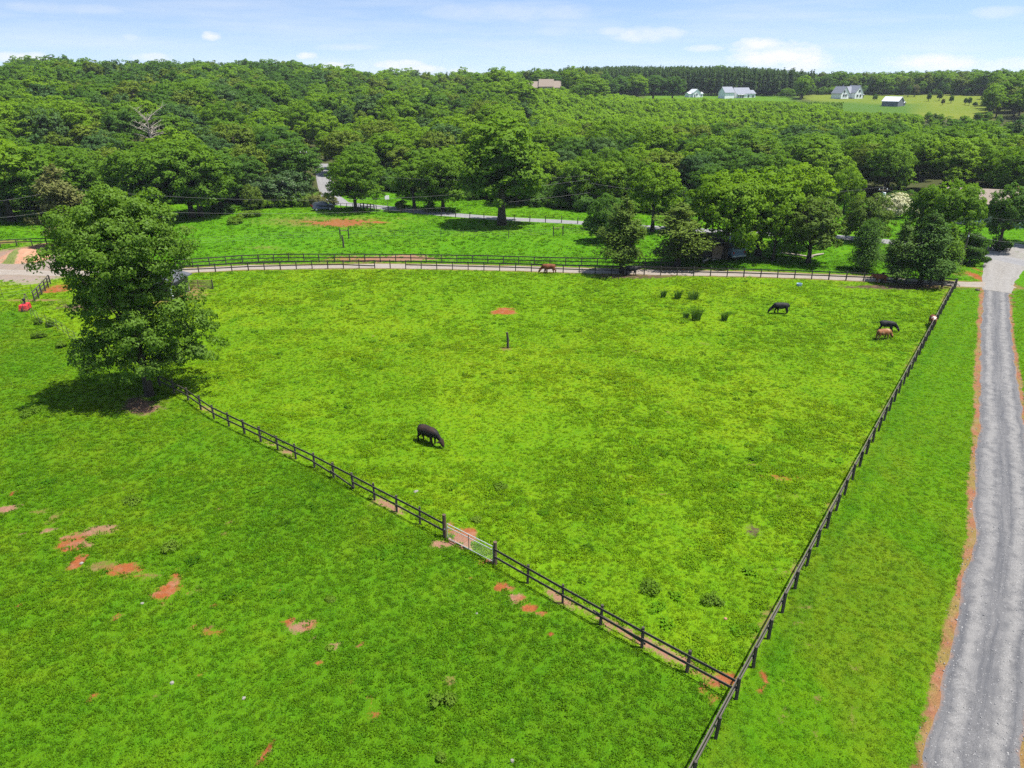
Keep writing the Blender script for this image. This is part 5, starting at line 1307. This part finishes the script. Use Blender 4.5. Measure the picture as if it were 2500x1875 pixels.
# ------------------------------------------------------------------ soil heap
p = G(58, 632); k = ppm(p); rg = np.random.default_rng(8)
g = np.linspace(-1, 1, 33); gxh, gyh = np.meshgrid(g, g); rr = np.hypot(gxh, gyh)
hx, hy, hz = 62/k, 52/k, 1.75
zz = hz*np.clip(1-rr**1.7, 0, 1)*(.75+.5*fbm(gxh*2.2, gyh*2.2, 5, 3))-.05
V = np.stack([gxh*hx, gyh*hy, zz], -1).reshape(-1, 3); i_ = np.arange(33*33).reshape(33, 33)
F = np.stack([i_[:-1, :-1], i_[:-1, 1:], i_[1:, 1:], i_[1:, :-1]], -1).reshape(-1, 4)
mh, t, out = nt('heap_soil'); tc = N(t, 'ShaderNodeTexCoord'); a_ = noise(t, tc.outputs['Object'], 1.3, 4)
c_ = mixc(t, mrange(t, a_, .3, .7), (.30, .135, .075), (.27, .18, .11)); sp = N(t, 'ShaderNodeSeparateXYZ'); L(t, tc.outputs['Object'], sp.inputs[0])
gm = mth(t, 'ADD', mth(t, 'ADD', mth(t, 'MULTIPLY', mth(t, 'ABSOLUTE', mth(t, 'ADD', sp.outputs[0], .5)), -.55), mth(t, 'MULTIPLY', sp.outputs[1], -.12)), mth(t, 'MULTIPLY', a_, 1.1))
c_ = mixc(t, mrange(t, gm, .28, .48), c_, (.10, .125, .02))
p_ = N(t, 'ShaderNodeBsdfPrincipled', i_Roughness=.95); L(t, c_, p_.inputs['Base Color']); b_ = N(t, 'ShaderNodeBump'); b_.inputs['Distance'].default_value = .2; L(t, noise(t, tc.outputs['Object'], 4, 5), b_.inputs['Height']); L(t, b_.outputs[0], p_.inputs['Normal']); L(t, p_.outputs[0], out.inputs[0])
o = link('soil_heap', mesh_np('soil_heap', V, F, mh, True)); o.location = p; tag(o, 'heap of red soil partly grown with grass behind the gravel yard', 'soil heap')

# ------------------------------------------------------------------ red mower
p = G(64, 757); o = thing('rotary_mower', 'red tractor mower deck with a dark hitch parked by the left wire fence', 'mower', p, math.radians(8)); o.scale = (.66, .7, 1.35)
m = MB(); n_ = 4
vs = [(-.75, -.95, .12), (.75, -.95, .12), (.62, .95, .12), (-.62, .95, .12), (-.68, -.85, .55), (.68, -.85, .55), (.55, .85, .62), (-.55, .85, .62)]
m.add(vs, [(0, 1, 2, 3), (7, 6, 5, 4), (0, 4, 5, 1), (1, 5, 6, 2), (2, 6, 7, 3), (3, 7, 4, 0)])
m.obj('deck', MAT['red'], o, bevel=.03)
MB().box((0, -.97, .14), (1.62, .06, .16)).obj('skirt', plain_mat('orange_rust', (.42, .16, .05), (.35, .11, .04)), o)
MB().tube([(0, .1, .6), (0, .1, .95)], .2, 12).box((0, .1, .98), (.45, .45, .14)).obj('gearbox', MAT['black'], o)
m = MB()
for s in (-.5, .5): m.bar((s, .7, .6), (s*.25, .95, 1.35), .07, .07).bar((s*.25, .95, 1.35), (0, -.4, .64), .05, .05)
m.bar((-.15, .95, 1.35), (.15, .95, 1.35), .08, .08); m.obj('hitch', MAT['steel'], o)
MB().tube([(-.05, -1.25, .22), (.05, -1.25, .22)], .2, 14).bar((0, -1.2, .25), (0, -.85, .45), .06, .06).obj('tail_wheel', MAT['black'], o)

# ------------------------------------------------------------------ buildings
def gable(parent, cx, cy, z, w, d, h, rise, axis, wm, rm, over=.35, th=.18):
    """one gabled block: walls and roof as separate parts; axis = ridge direction"""
    prof = [(-d/2, 0), (d/2, 0), (d/2, h), (0, h+rise), (-d/2, h)]
    if axis == 'x':
        W = MB().prism(prof, -w/2, w/2); a = 0; ln, sp = w, d
    else:
        prof = [(-w/2, 0), (w/2, 0), (w/2, h), (0, h+rise), (-w/2, h)]; W = MB().prism(prof, -d/2, d/2); a = PI/2; ln, sp = d, w
    W.obj('wall', wm, parent, location=None) if False else None
    c = W.obj('wall', wm, parent); c.location = (cx, cy, z); c.rotation_euler = (0, 0, a)
    sl = rise/(sp/2); hs = sp/2+over
    R = MB()
    for s in (-1, 1):
        R.prism([(0, h+rise+.02), (s*hs, h+rise+.02-sl*hs), (s*hs, h+rise+.02-sl*hs+th), (0, h+rise+.02+th)], -ln/2-over, ln/2+over)
    r = R.obj('roof', rm, parent); r.location = (cx, cy, z); r.rotation_euler = (0, 0, a); return c, r
def window(parent, x, y, z, w, h, face='y', fm='white'):
    """a framed window on a wall facing -y (face 'y') or +-x"""
    d = .08
    dims = (w+.24, d, h+.24) if face == 'y' else (d, w+.24, h+.24)
    f = MB().box((0, 0, 0), dims).obj('window', MAT[fm], parent); f.location = (x, y, z)
    off = {'y': (0, -.05, 0), 'x': (.05, 0, 0), '-x': (-.05, 0, 0)}[face]
    g = MB().box((0, 0, 0), (w, d*.8, h) if face == 'y' else (d*.8, w, h)).obj('pane', MAT['glass'], f); g.location = off
    return f
def house_at(px, D, name, label, cat='house', rz=None, py=240):
    q = at_dist(px, py, D); q.z = tz(q.x, q.y)-.1
    a = math.radians(16) if rz is None else rz
    return thing(name, label, cat, q, a), q
# golden house on the skyline
o, q = house_at(1335, 470, 'golden_house', 'golden walled house with a pale tan roof on the skyline', rz=math.radians(-4)); q0 = at_dist(1335, 199.5, 470).z-q.z
zb = q0-7.2
gable(o, -.5, 0, zb, 8.5, 9, 4.6, 3.9, 'x', MAT['wallgold'], MAT['rooftan']); gable(o, -7., .5, zb, 5.0, 8, 4.0, 3.2, 'x', MAT['wallgold'], MAT['rooftan']); gable(o, 6., -.3, zb, 4.6, 8.5, 4.0, 3.5, 'x', MAT['wallgold'], MAT['rooftan']); gable(o, -11.2, .4, zb, 4., 7., 3.6, 2.6, 'y', MAT['wallgold'], MAT['rooftan']); gable(o, 9.6, .3, zb, 4.2, 7., 3.0, 1.7, 'x', MAT['wallgold'], MAT['rooftan'])
for x, y in ((-1.8, -4.56), (0.6, -4.56), (2.2, -4.56), (-7, -3.56), (6, -4.61)): window(o, x, y, zb+2.9, 1.1, 1.7)
# small white house
o, q = house_at(1694, 585, 'white_cottage', 'small plain white house at the left end of the far row'); zb = 0.
gable(o, 0, 0, zb, 6.0, 8, 3.2, 2.3, 'y', MAT['white'], MAT['roofwhite']); gable(o, -4.2, .6, zb, 3.0, 6, 2.4, .9, 'x', MAT['white'], MAT['roofwhite']); gable(o, 4.4, .6, zb, 3.2, 6, 2.5, .9, 'x', MAT['white'], MAT['roofwhite'])
window(o, 0, -4.06, zb+2., 1., 1.3); window(o, 4.4, -2.46, zb+1.3, .8, 1.)
MB().box((-1.7, -4.04, zb+1.05), (1., .08, 2.1)).obj('door', MAT['wallgrey'], o)
# long white house with a grey roof
o, q = house_at(1795, 580, 'white_ranch_house', 'long white house with grey roof and a separate gabled garage wing'); zb = at_dist(1795, 240.5, 580).z-q.z
gable(o, -8.4, -1, zb, 7.6, 9, 4.2, 3.6, 'x', MAT['white'], MAT['roofgrey']); gable(o, 4.2, .5, zb, 12.2, 9, 3.4, 3.8, 'x', MAT['white'], MAT['roofgrey']); gable(o, 12., 0., zb, 4.0, 8, 3.3, 2.2, 'x', MAT['white'], MAT['roofgrey'])
gable(o, -2.6, .6, zb, 2.2, 4, 2.6, 1.0, 'x', MAT['white'], MAT['roofgrey'])
pr = MB().box((2.0, -5.2, zb+2.7), (6.5, 2.6, .14)); 
for x in (-1, 1, 3, 5): pr.box((x, -6.3, zb+1.35), (.14, .14, 2.7))
pr.obj('porch', MAT['white'], o)
for x in (.2, 2, 4, 8.2): window(o, x, -4.06, zb+1.7, 1.2, 1.4)
window(o, 12, -4.06, zb+1.6, 1.3, 1.3); MB().box((3.0, -4.03, zb+1.05), (1., .06, 2.1)).obj('door', MAT['wallgrey'], o)
# white farmhouse
o, q = house_at(2066, 575, 'white_farmhouse', 'white farmhouse with two front gables and a grey roof on the meadow edge'); zb = 0.
gable(o, -6.4, -1.0, zb, 6.2, 10, 3.6, 4.0, 'y', MAT['white'], MAT['roofgrey']); gable(o, 4.6, -1.5, zb, 6.4, 10, 4.0, 4.2, 'y', MAT['white'], MAT['roofgrey']); gable(o, -1., 1.4, zb, 9, 8, 3.6, 3.9, 'x', MAT['white'], MAT['roofgrey']); gable(o, 9.4, 0, zb, 3.4, 7, 2.4, 1.4, 'x', MAT['wallgrey'], MAT['roofgrey'])
for x, y, z in ((-7.2, -6.06, 4.6), (-7.4, -6.06, 2.2), (-5.6, -6.06, 2.2), (4.6, -6.56, 4.9), (3.4, -6.56, 2.), (5.8, -6.56, 2.)): window(o, x, y, zb+z, 1.2, 1.4)
MB().box((1.0, -3.0, zb+.3), (2.2, 2.0, .6)).obj('steps', MAT['wallgrey'], o); MB().box((-.6, -2.64, zb+1.05), (1., .06, 2.1)).obj('door', MAT['wallgrey'], o)
MB().box((-3, 1.4, zb+7.9), (.8, .8, 1.6)).obj('chimney', MAT['wallgrey'], o)
# grey barn
o, q = house_at(2182, 500, 'grey_barn', 'dark grey barn with a pale metal roof and lean-tos on the far meadow', 'barn', rz=math.radians(-52)); zb = 0.
gable(o, 0, 0, zb, 9.5, 7, 2.9, 2.3, 'x', MAT['wallgrey'], MAT['roofwhite']); gable(o, 0, 4.6, zb, 9.5, 2.0, 1.9, .5, 'x', MAT['wallgrey'], MAT['roofwhite'])
f = window(o, -4.79, 0, zb+3.6, .9, .9, '-x'); MB().box((-4.78, 0, zb+1.1), (.06, 2.2, 2.2)).obj('door', MAT['barn'], o)
# tan roofed house at the right
p = G(2452, 548); o = thing('tan_roof_house', 'low house with a wide tan roof half hidden by the dark tree', 'house', p, math.radians(-24))
gable(o, 0, 5, 0, 20, 10, 2.7, 3.0, 'x', MAT['wallcream'], MAT['rooftan'], .6); gable(o, -5.5, -.5, 0, 7, 6, 2.6, 2.1, 'y', MAT['wallcream'], MAT['rooftan'], .5)
for x in (0, 3, 7): window(o, x, -.06, 1.5, 1.3, 1.2)
window(o, -5.5, -3.56, 1.5, 1.6, 1.2); MB().box((5., -.04, 1.05), (1., .06, 2.1)).obj('door', MAT['wallgrey'], o)
MB().box((2, 5.2, 5.6), (.9, .9, 1.8)).obj('chimney', MAT['rockred'], o)
tag(MB().box((0, 0, .3), (3.2, 1.2, .6)).box((0, .1, .7), (2.6, .9, .3)).obj('garden_bench', MAT['bluepaint'], loc=G(2492, 556)), 'blue grey covered stack beside the tan roofed house', 'bench')
# run-in shed behind the big tree
p = G(390, 722); o = thing('field_shed', 'open field shed with a dark sloping roof half hidden behind the big near tree', 'shed', p, math.radians(-6))
Rr = MB(); Rr.prism([(-2.4, 3.35), (2.4, 3.25), (2.4, 3.37), (-2.4, 3.47)], -.2, .2); Rr = MB()
Rr.add([(-3.3, -2.4, 3.9), (3.6, -2.4, 2.35), (3.6, 2.4, 2.35), (-3.3, 2.4, 3.9), (-3.3, -2.4, 4.02), (3.6, -2.4, 2.47), (3.6, 2.4, 2.47), (-3.3, 2.4, 4.02)], [(0, 1, 2, 3), (7, 6, 5, 4), (0, 4, 5, 1), (1, 5, 6, 2), (2, 6, 7, 3), (3, 7, 4, 0)])
Rr.obj('roof', MAT['roofdark'], o)
wl_ = MB().box((0, 2.1, 1.3), (6.0, .1, 2.6)).box((-3.0, 0, 1.6), (.1, 4.2, 3.2)); wl_.obj('wall', MAT['wallcream'], o)
MB().add([(-3.0, -2.2, 3.3), (3.2, -2.2, 1.95), (3.2, -2.2, 2.42), (-3.0, -2.2, 3.8), (-3.0, -2.28, 3.3), (3.2, -2.28, 1.95), (3.2, -2.28, 2.42), (-3.0, -2.28, 3.8)], [(0, 1, 2, 3), (7, 6, 5, 4), (0, 4, 5, 1), (2, 6, 7, 3), (1, 5, 6, 2), (0, 3, 7, 4)]).obj('gable_board', MAT['wallcream'], o)
for x in (-2.9, .2, 3.1): MB().box((x, -2.1, 1.2), (.16, .16, 2.4)).obj('post', MAT['white'], o)
MB().box((0, -2.22, .55), (5.9, .06, .9)).obj('kickboard', MAT['plank'], o)
p = G(487, 706); o = thing('cattle_panel', 'brown slatted cattle panel standing right of the field shed', 'panel', p, 0)
m = MB()
for j in range(6): m.box((0, 0, .16+.2*j), (3.6, .03, .10))
m.obj('slat_board', MAT['plank'], o); MB().box((1.85, 0, .65), (.12, .12, 1.4)).obj('post', MAT['post'], o); MB().box((-.1, .05, .65), (.1, .08, 1.3)).obj('post', MAT['plank'], o); MB().box((-1.8, 0, .65), (.1, .1, 1.3)).obj('post', MAT['plank'], o)
# barn and camper under the maples
p = G(1728, 632); o = thing('old_barn', 'weathered board barn wall in the deep shade under the maple', 'barn', p, math.radians(-10))
gable(o, -.5, 3, 0, 6.5, 5, 2.4, .9, 'x', MAT['barn'], MAT['barn']); MB().box((1.6, -.04, 1.05), (2., .06, 2.1)).obj('door', MAT['plank'], o)
p = G(1800, 634); o = thing('camper', 'blue grey camper van with a wide rear window parked under the maple', 'camper', p, math.radians(22))
b = MB(); b.box((0, 3.0, 1.75), (2.5, 6.4, 2.3)); b.obj('body', MAT['bluepaint'], o, bevel=.12)
MB().box((0, -.22, 2.15), (2.1, .06, .85)).obj('window', MAT['glass'], o); MB().box((0, 2.9, 2.99), (2.3, 6.0, .14)).obj('roof', MAT['white'], o, bevel=.03)
MB().box((0, -.25, .62), (2.5, .18, .22)).obj('bumper', MAT['galv'], o)
for s in (-1, 1):
    MB().box((s*1.0, -.23, 1.15), (.25, .05, .35)).obj('tail_light', MAT['redlens'], o)
    for y in (1.0, 5.2):
        wv = MB().tube([(s*1.0, y, .38), (s*1.24, y, .38)], .38, 16).obj('tyre', MAT['black'], o); MB().tube([(s*1.23, y, .38), (s*1.26, y, .38)], .2, 12).obj('rim', MAT['galv'], wv)
MB().box((-1.27, 2.6, 2.1), (.05, 1.8, .7)).obj('window', MAT['glass'], o)
for i, (a, b_, r) in enumerate([((1716, 641), (1738, 632), .17), ((1730, 634), (1757, 626), .15), ((1738, 637), (1750, 634), .13), ((1975, 629), (2010, 622), .18), ((1905, 620), (1985, 631), .17)]):
    A, B = G(*a), G(*b_); o = MB().tube([Vector((0, 0, r)), (B-A)*.5+Vector((0, 0, r*1.3)), (B-A)+Vector((0, 0, r))], [r, r*.85, r*.6], 8).obj('fallen_log', MAT['deadwood'], smooth=True); o.location = A
    tag(o, ['pale fallen log left of the camper, lower one', 'pale fallen log left of the camper, upper one', 'short pale log left of the camper', 'fallen log right of the thick trunked olive tree', 'long fallen limb across the lawn behind the slim maple'][i], 'log')
# small farm gate by the right road
p = G(2421, 612); o = thing('farm_gate', 'small dark tube gate at the wood edge beyond the road fork', 'gate', p, math.radians(-6))
m = MB()
for z in (.25, .55, .85, 1.15): m.tube([(0, 0, z), (2.6, 0, z-.1)], .03, 6)
m.obj('gate_frame', MAT['steel'], o)
for x in (-.15, 2.75): MB().tube([(x, 0, -.2), (x, 0, 1.5)], .09, 8).obj('post', MAT['barn'], o)
p = G(2411, 612); m = MB().tube([(0, 0, -.2), (0, 0, 1.9)], .08, 8).obj('wooden_post', MAT['deadwood'], loc=p); tag(m, 'thin pale post left of the small dark tube gate', 'post')
for i, (px, py) in enumerate([(2329, 628), (2334, 640), (2338, 652)]):
    p = G(px, py); m = MB().tube([(0, 0, -.2), (0, 0, 1.5)], .09, 8).obj('wooden_post', MAT['barn'], loc=p); tag(m, ['dark post left of the leaning pole, farthest of three', 'dark post left of the leaning pole, middle of three', 'dark post left of the leaning pole, nearest of three'][i], 'post', 'posts beside the leaning pole')
# road sign
p = G(946, 503); o = thing('road_sign', 'blank white square sign on a post by the far road', 'sign', p, math.radians(24))
MB().tube([(0, 0, -.2), (0, 0, 2.2)], .04, 6).obj('post', MAT['steel'], o); MB().box((0, -.06, 1.85), (.95, .03, .85)).obj('sign_panel', MAT['white'], o, bevel=.01)

# ------------------------------------------------------------------ parked car
p = G(788, 513); o = thing('parked_car', 'dark grey sport utility car parked on the grass by the brown thicket', 'car', p, math.radians(205))
prof = [(-2.3, .45), (-2.32, .95), (-2.2, 1.12), (-1.35, 1.18), (-.75, 1.68), (.2, 1.76), (1.5, 1.72), (2.15, 1.2), (2.28, .95), (2.26, .45), (1.95, .36), (-2., .36)]
bm = bmesh.new(); n_ = len(prof)
L1 = [bm.verts.new((x, -.88 if z < 1.2 else -.70, z)) for x, z in prof]; L2 = [bm.verts.new((x, .88 if z < 1.2 else .70, z)) for x, z in prof]
for i in range(n_): bm.faces.new((L1[i], L1[(i+1) % n_], L2[(i+1) % n_], L2[i]))
bm.faces.new(L1[::-1]); bm.faces.new(L2); bmesh.ops.recalc_face_normals(bm, faces=bm.faces); bmesh.ops.bevel(bm, geom=bm.edges[:], offset=.06, segments=2, affect='EDGES')
me = bpy.data.meshes.new('body'); bm.to_mesh(me); bm.free(); me.materials.append(MAT['carpaint']); link('body', me, o)
MB().add([(-1.28, -.62, 1.24), (-.78, -.60, 1.66), (-.78, .60, 1.66), (-1.28, .62, 1.24), (-1.34, -.62, 1.26), (-.84, -.60, 1.70), (-.84, .60, 1.70), (-1.34, .62, 1.26)], [(0, 1, 2, 3), (7, 6, 5, 4), (0, 4, 5, 1), (2, 6, 7, 3), (1, 5, 6, 2), (0, 3, 7, 4)]).obj('windscreen', MAT['glass'], o)
MB().add([(1.56, -.6, 1.66), (2.06, -.62, 1.24), (2.06, .62, 1.24), (1.56, .6, 1.66), (1.62, -.6, 1.69), (2.13, -.62, 1.27), (2.13, .62, 1.27), (1.62, .6, 1.69)], [(0, 1, 2, 3), (7, 6, 5, 4), (0, 4, 5, 1), (2, 6, 7, 3), (1, 5, 6, 2), (0, 3, 7, 4)]).obj('rear_window', MAT['glass'], o)
for s in (-1, 1):
    for x0, x1 in ((-.85, .15), (.22, 1.15)):
        MB().add([(x0, s*.80, 1.24), (x1, s*.80, 1.24), (x1-.05, s*.71, 1.62), (x0+.25 if x0 < 0 else x0, s*.71, 1.62), (x0, s*.86, 1.24), (x1, s*.86, 1.24), (x1-.05, s*.755, 1.62), (x0+.25 if x0 < 0 else x0, s*.755, 1.62)], [(0, 1, 2, 3), (7, 6, 5, 4), (0, 4, 5, 1), (2, 6, 7, 3), (1, 5, 6, 2), (0, 3, 7, 4)]).obj('side_window', MAT['glass'], o)
    for x in (-1.42, 1.42):
        wv = MB().tube([(x, s*.70, .36), (x, s*.93, .36)], .36, 18).obj('wheel', MAT['black'], o); MB().tube([(x, s*.92, .36), (x, s*.945, .36)], .22, 14).obj('rim', MAT['galv'], wv)
    MB().box((-2.27, s*.66, .92), (.12, .34, .17)).obj('headlight', MAT['chrome'], o); MB().box((2.24, s*.72, 1.05), (.1, .2, .3)).obj('tail_light', MAT['redlens'], o)
    MB().box((-.95, s*1.0, 1.22), (.14, .18, .13)).obj('wing_mirror', MAT['carpaint'], o)

SKY_TINT = (.68, .70, .68); HORIZON = (1.9, 2.14, 2.52); CLOUD = (2.95, 2.95, 3.02); HAZE = .00009

# ------------------------------------------------------------------ daylight
SUN_EL, SUN_AZ = math.radians(69), math.radians(100)      # azimuth clockwise from +Y: the sun stands to the right
sd = bpy.data.lights.new('sun', 'SUN'); so = bpy.data.objects.new('sun', sd); COL.objects.link(so)
sd.energy = 4.4; sd.angle = math.radians(.55); sd.color = (1., .955, .88)
dirv = Vector((math.sin(SUN_AZ)*math.cos(SUN_EL), math.cos(SUN_AZ)*math.cos(SUN_EL), math.sin(SUN_EL)))
so.rotation_euler = dirv.to_track_quat('Z', 'Y').to_euler(); so.location = dirv*200
w = bpy.data.worlds.new('World'); sc.world = w; w.use_nodes = True
t = w.node_tree; t.nodes.clear()
wo = t.nodes.new('ShaderNodeOutputWorld'); bg = t.nodes.new('ShaderNodeBackground'); bg.inputs[1].default_value = .148
sky = t.nodes.new('ShaderNodeTexSky'); sky.sky_type = 'NISHITA'; sky.sun_disc = False
sky.sun_elevation = SUN_EL; sky.sun_rotation = SUN_AZ; sky.altitude = 200; sky.air_density = 1.0; sky.dust_density = .6; sky.ozone_density = 2.5
tc = t.nodes.new('ShaderNodeTexCoord'); D_ = tc.outputs['Generated']
sep = N(t, 'ShaderNodeSeparateXYZ'); L(t, D_, sep.inputs[0]); zz = sep.outputs[2]
# the air is clear: the low sky is as blue as higher up
cm = N(t, 'ShaderNodeCombineXYZ'); L(t, sep.outputs[0], cm.inputs[0]); L(t, sep.outputs[1], cm.inputs[1])
L(t, mth(t, 'ADD', mth(t, 'MULTIPLY', mth(t, 'MAXIMUM', zz, 0.), 3.2), .10), cm.inputs[2])
nv = N(t, 'ShaderNodeVectorMath', operation='NORMALIZE'); L(t, cm.outputs[0], nv.inputs[0]); L(t, nv.outputs[0], sky.inputs[0])
azn = mth(t, 'ARCTAN2', sep.outputs[0], sep.outputs[1]); eln = mth(t, 'ARCSINE', zz)
azd = mth(t, 'MULTIPLY', azn, 180/PI); eld = mth(t, 'MULTIPLY', eln, 180/PI)
pv = N(t, 'ShaderNodeCombineXYZ'); L(t, azd, pv.inputs[0]); L(t, mth(t, 'MULTIPLY', eld, 2.2), pv.inputs[1])
def cloud(az, el, ra, re, thr=.5, soft=.22, amp=1., sc_=.55):
    """a cloud of half-width ra and half-height re degrees"""
    da = mth(t, 'DIVIDE', mth(t, 'SUBTRACT', azd, az), ra); de = mth(t, 'DIVIDE', mth(t, 'SUBTRACT', eld, el), re)
    r = mth(t, 'ADD', mth(t, 'MULTIPLY', da, da), mth(t, 'MULTIPLY', de, de))
    v = mth(t, 'SUBTRACT', 1.05, r)
    nn = noise(t, pv.outputs[0], sc_, 5, .62)
    v = mth(t, 'ADD', v, mth(t, 'MULTIPLY', mth(t, 'SUBTRACT', nn, .5), 2.6))
    return mth(t, 'MULTIPLY', mrange(t, v, -.05, -.05+soft*5), amp)
acc = None
def _azel(px, py):
    dx, dy, dz = ray(px, py); return math.degrees(math.atan2(dx, dy)), math.degrees(math.atan2(dz, math.hypot(dx, dy)))
for px, py, rx, ry, amp, s in [(1905, 135, 130, 38, .95, .6), (1850, 112, 90, 22, .9, .6), (1960, 160, 90, 20, .8, .6), (2290, 155, 150, 26, .9, .5), (1580, 85, 100, 22, .6, .4), (1500, 75, 60, 12, .4, .5),
                               (980, 160, 70, 16, .85, .7), (1030, 168, 60, 14, .8, .7), (515, 88, 28, 12, .8, .9), (50, 140, 85, 16, .8, .6), (750, 136, 26, 9, .75, .9), (815, 160, 40, 10, .7, .8), (370, 140, 60, 14, .5, .6),
                               (1250, 30, 260, 26, .28, .35), (2440, 30, 80, 16, .3, .5), (160, 20, 160, 16, .25, .4), (850, 115, 90, 10, .3, .6), (1130, 175, 40, 10, .7, .8), (2460, 160, 90, 22, .6, .6), (1720, 118, 50, 10, .5, .8), (320, 92, 30, 7, .3, .9), (1380, 75, 120, 14, .2, .5)]:
    a, e = _azel(px, py); a2, e2 = _azel(px+rx, py); a3, e3 = _azel(px, py-ry)
    c = cloud(a, e, max(.6, abs(a2-a)), max(.25, abs(e3-e)), amp=amp, sc_=s)
    acc = c if acc is None else mth(t, 'MAXIMUM', acc, c)
ci = N(t, 'ShaderNodeCombineXYZ'); L(t, mth(t, 'MULTIPLY', azd, .05), ci.inputs[0]); L(t, mth(t, 'MULTIPLY', eld, .5), ci.inputs[1])
cir = mth(t, 'MULTIPLY', mrange(t, noise(t, ci.outputs[0], 1.6, 5, .6), .42, .75), .30)
acc = mth(t, 'MAXIMUM', acc, cir)
tintn = mixc(t, 1., sky.outputs[0], SKY_TINT, 'MULTIPLY')
hz = mrange(t, eld, 0., 7., .62, .0)
skyc = mixc(t, hz, tintn, HORIZON)
cc = mixc(t, acc, skyc, CLOUD)
L(t, cc, bg.inputs[0]); L(t, bg.outputs[0], wo.inputs[0])

sc.view_settings.view_transform = 'Standard'; sc.view_settings.look = 'None'; sc.view_settings.exposure = 1.25; sc.view_settings.gamma = 1
sc.render.engine = 'CYCLES'
cy = sc.cycles
cy.max_bounces = 5; cy.diffuse_bounces = 3; cy.glossy_bounces = 2; cy.transmission_bounces = 3; cy.transparent_max_bounces = 4; cy.volume_bounces = 0
cy.caustics_reflective = False; cy.caustics_refractive = False; cy.sample_clamp_indirect = 6
cy.use_denoising = False

# thin summer air
if HAZE:
    m, t, out = nt('air')
    pv_ = t.nodes.new('ShaderNodeVolumePrincipled'); pv_.inputs['Density'].default_value = HAZE; pv_.inputs['Color'].default_value = (.80, .88, 1., 1); pv_.inputs['Anisotropy'].default_value = .2
    L(t, pv_.outputs[0], out.inputs['Volume'])
    hb = MB().box((0, 4400, -32), (12400, 9800, 190)).obj('haze', m); tag(hb, 'thin summer haze in the air', 'haze', kind='stuff')
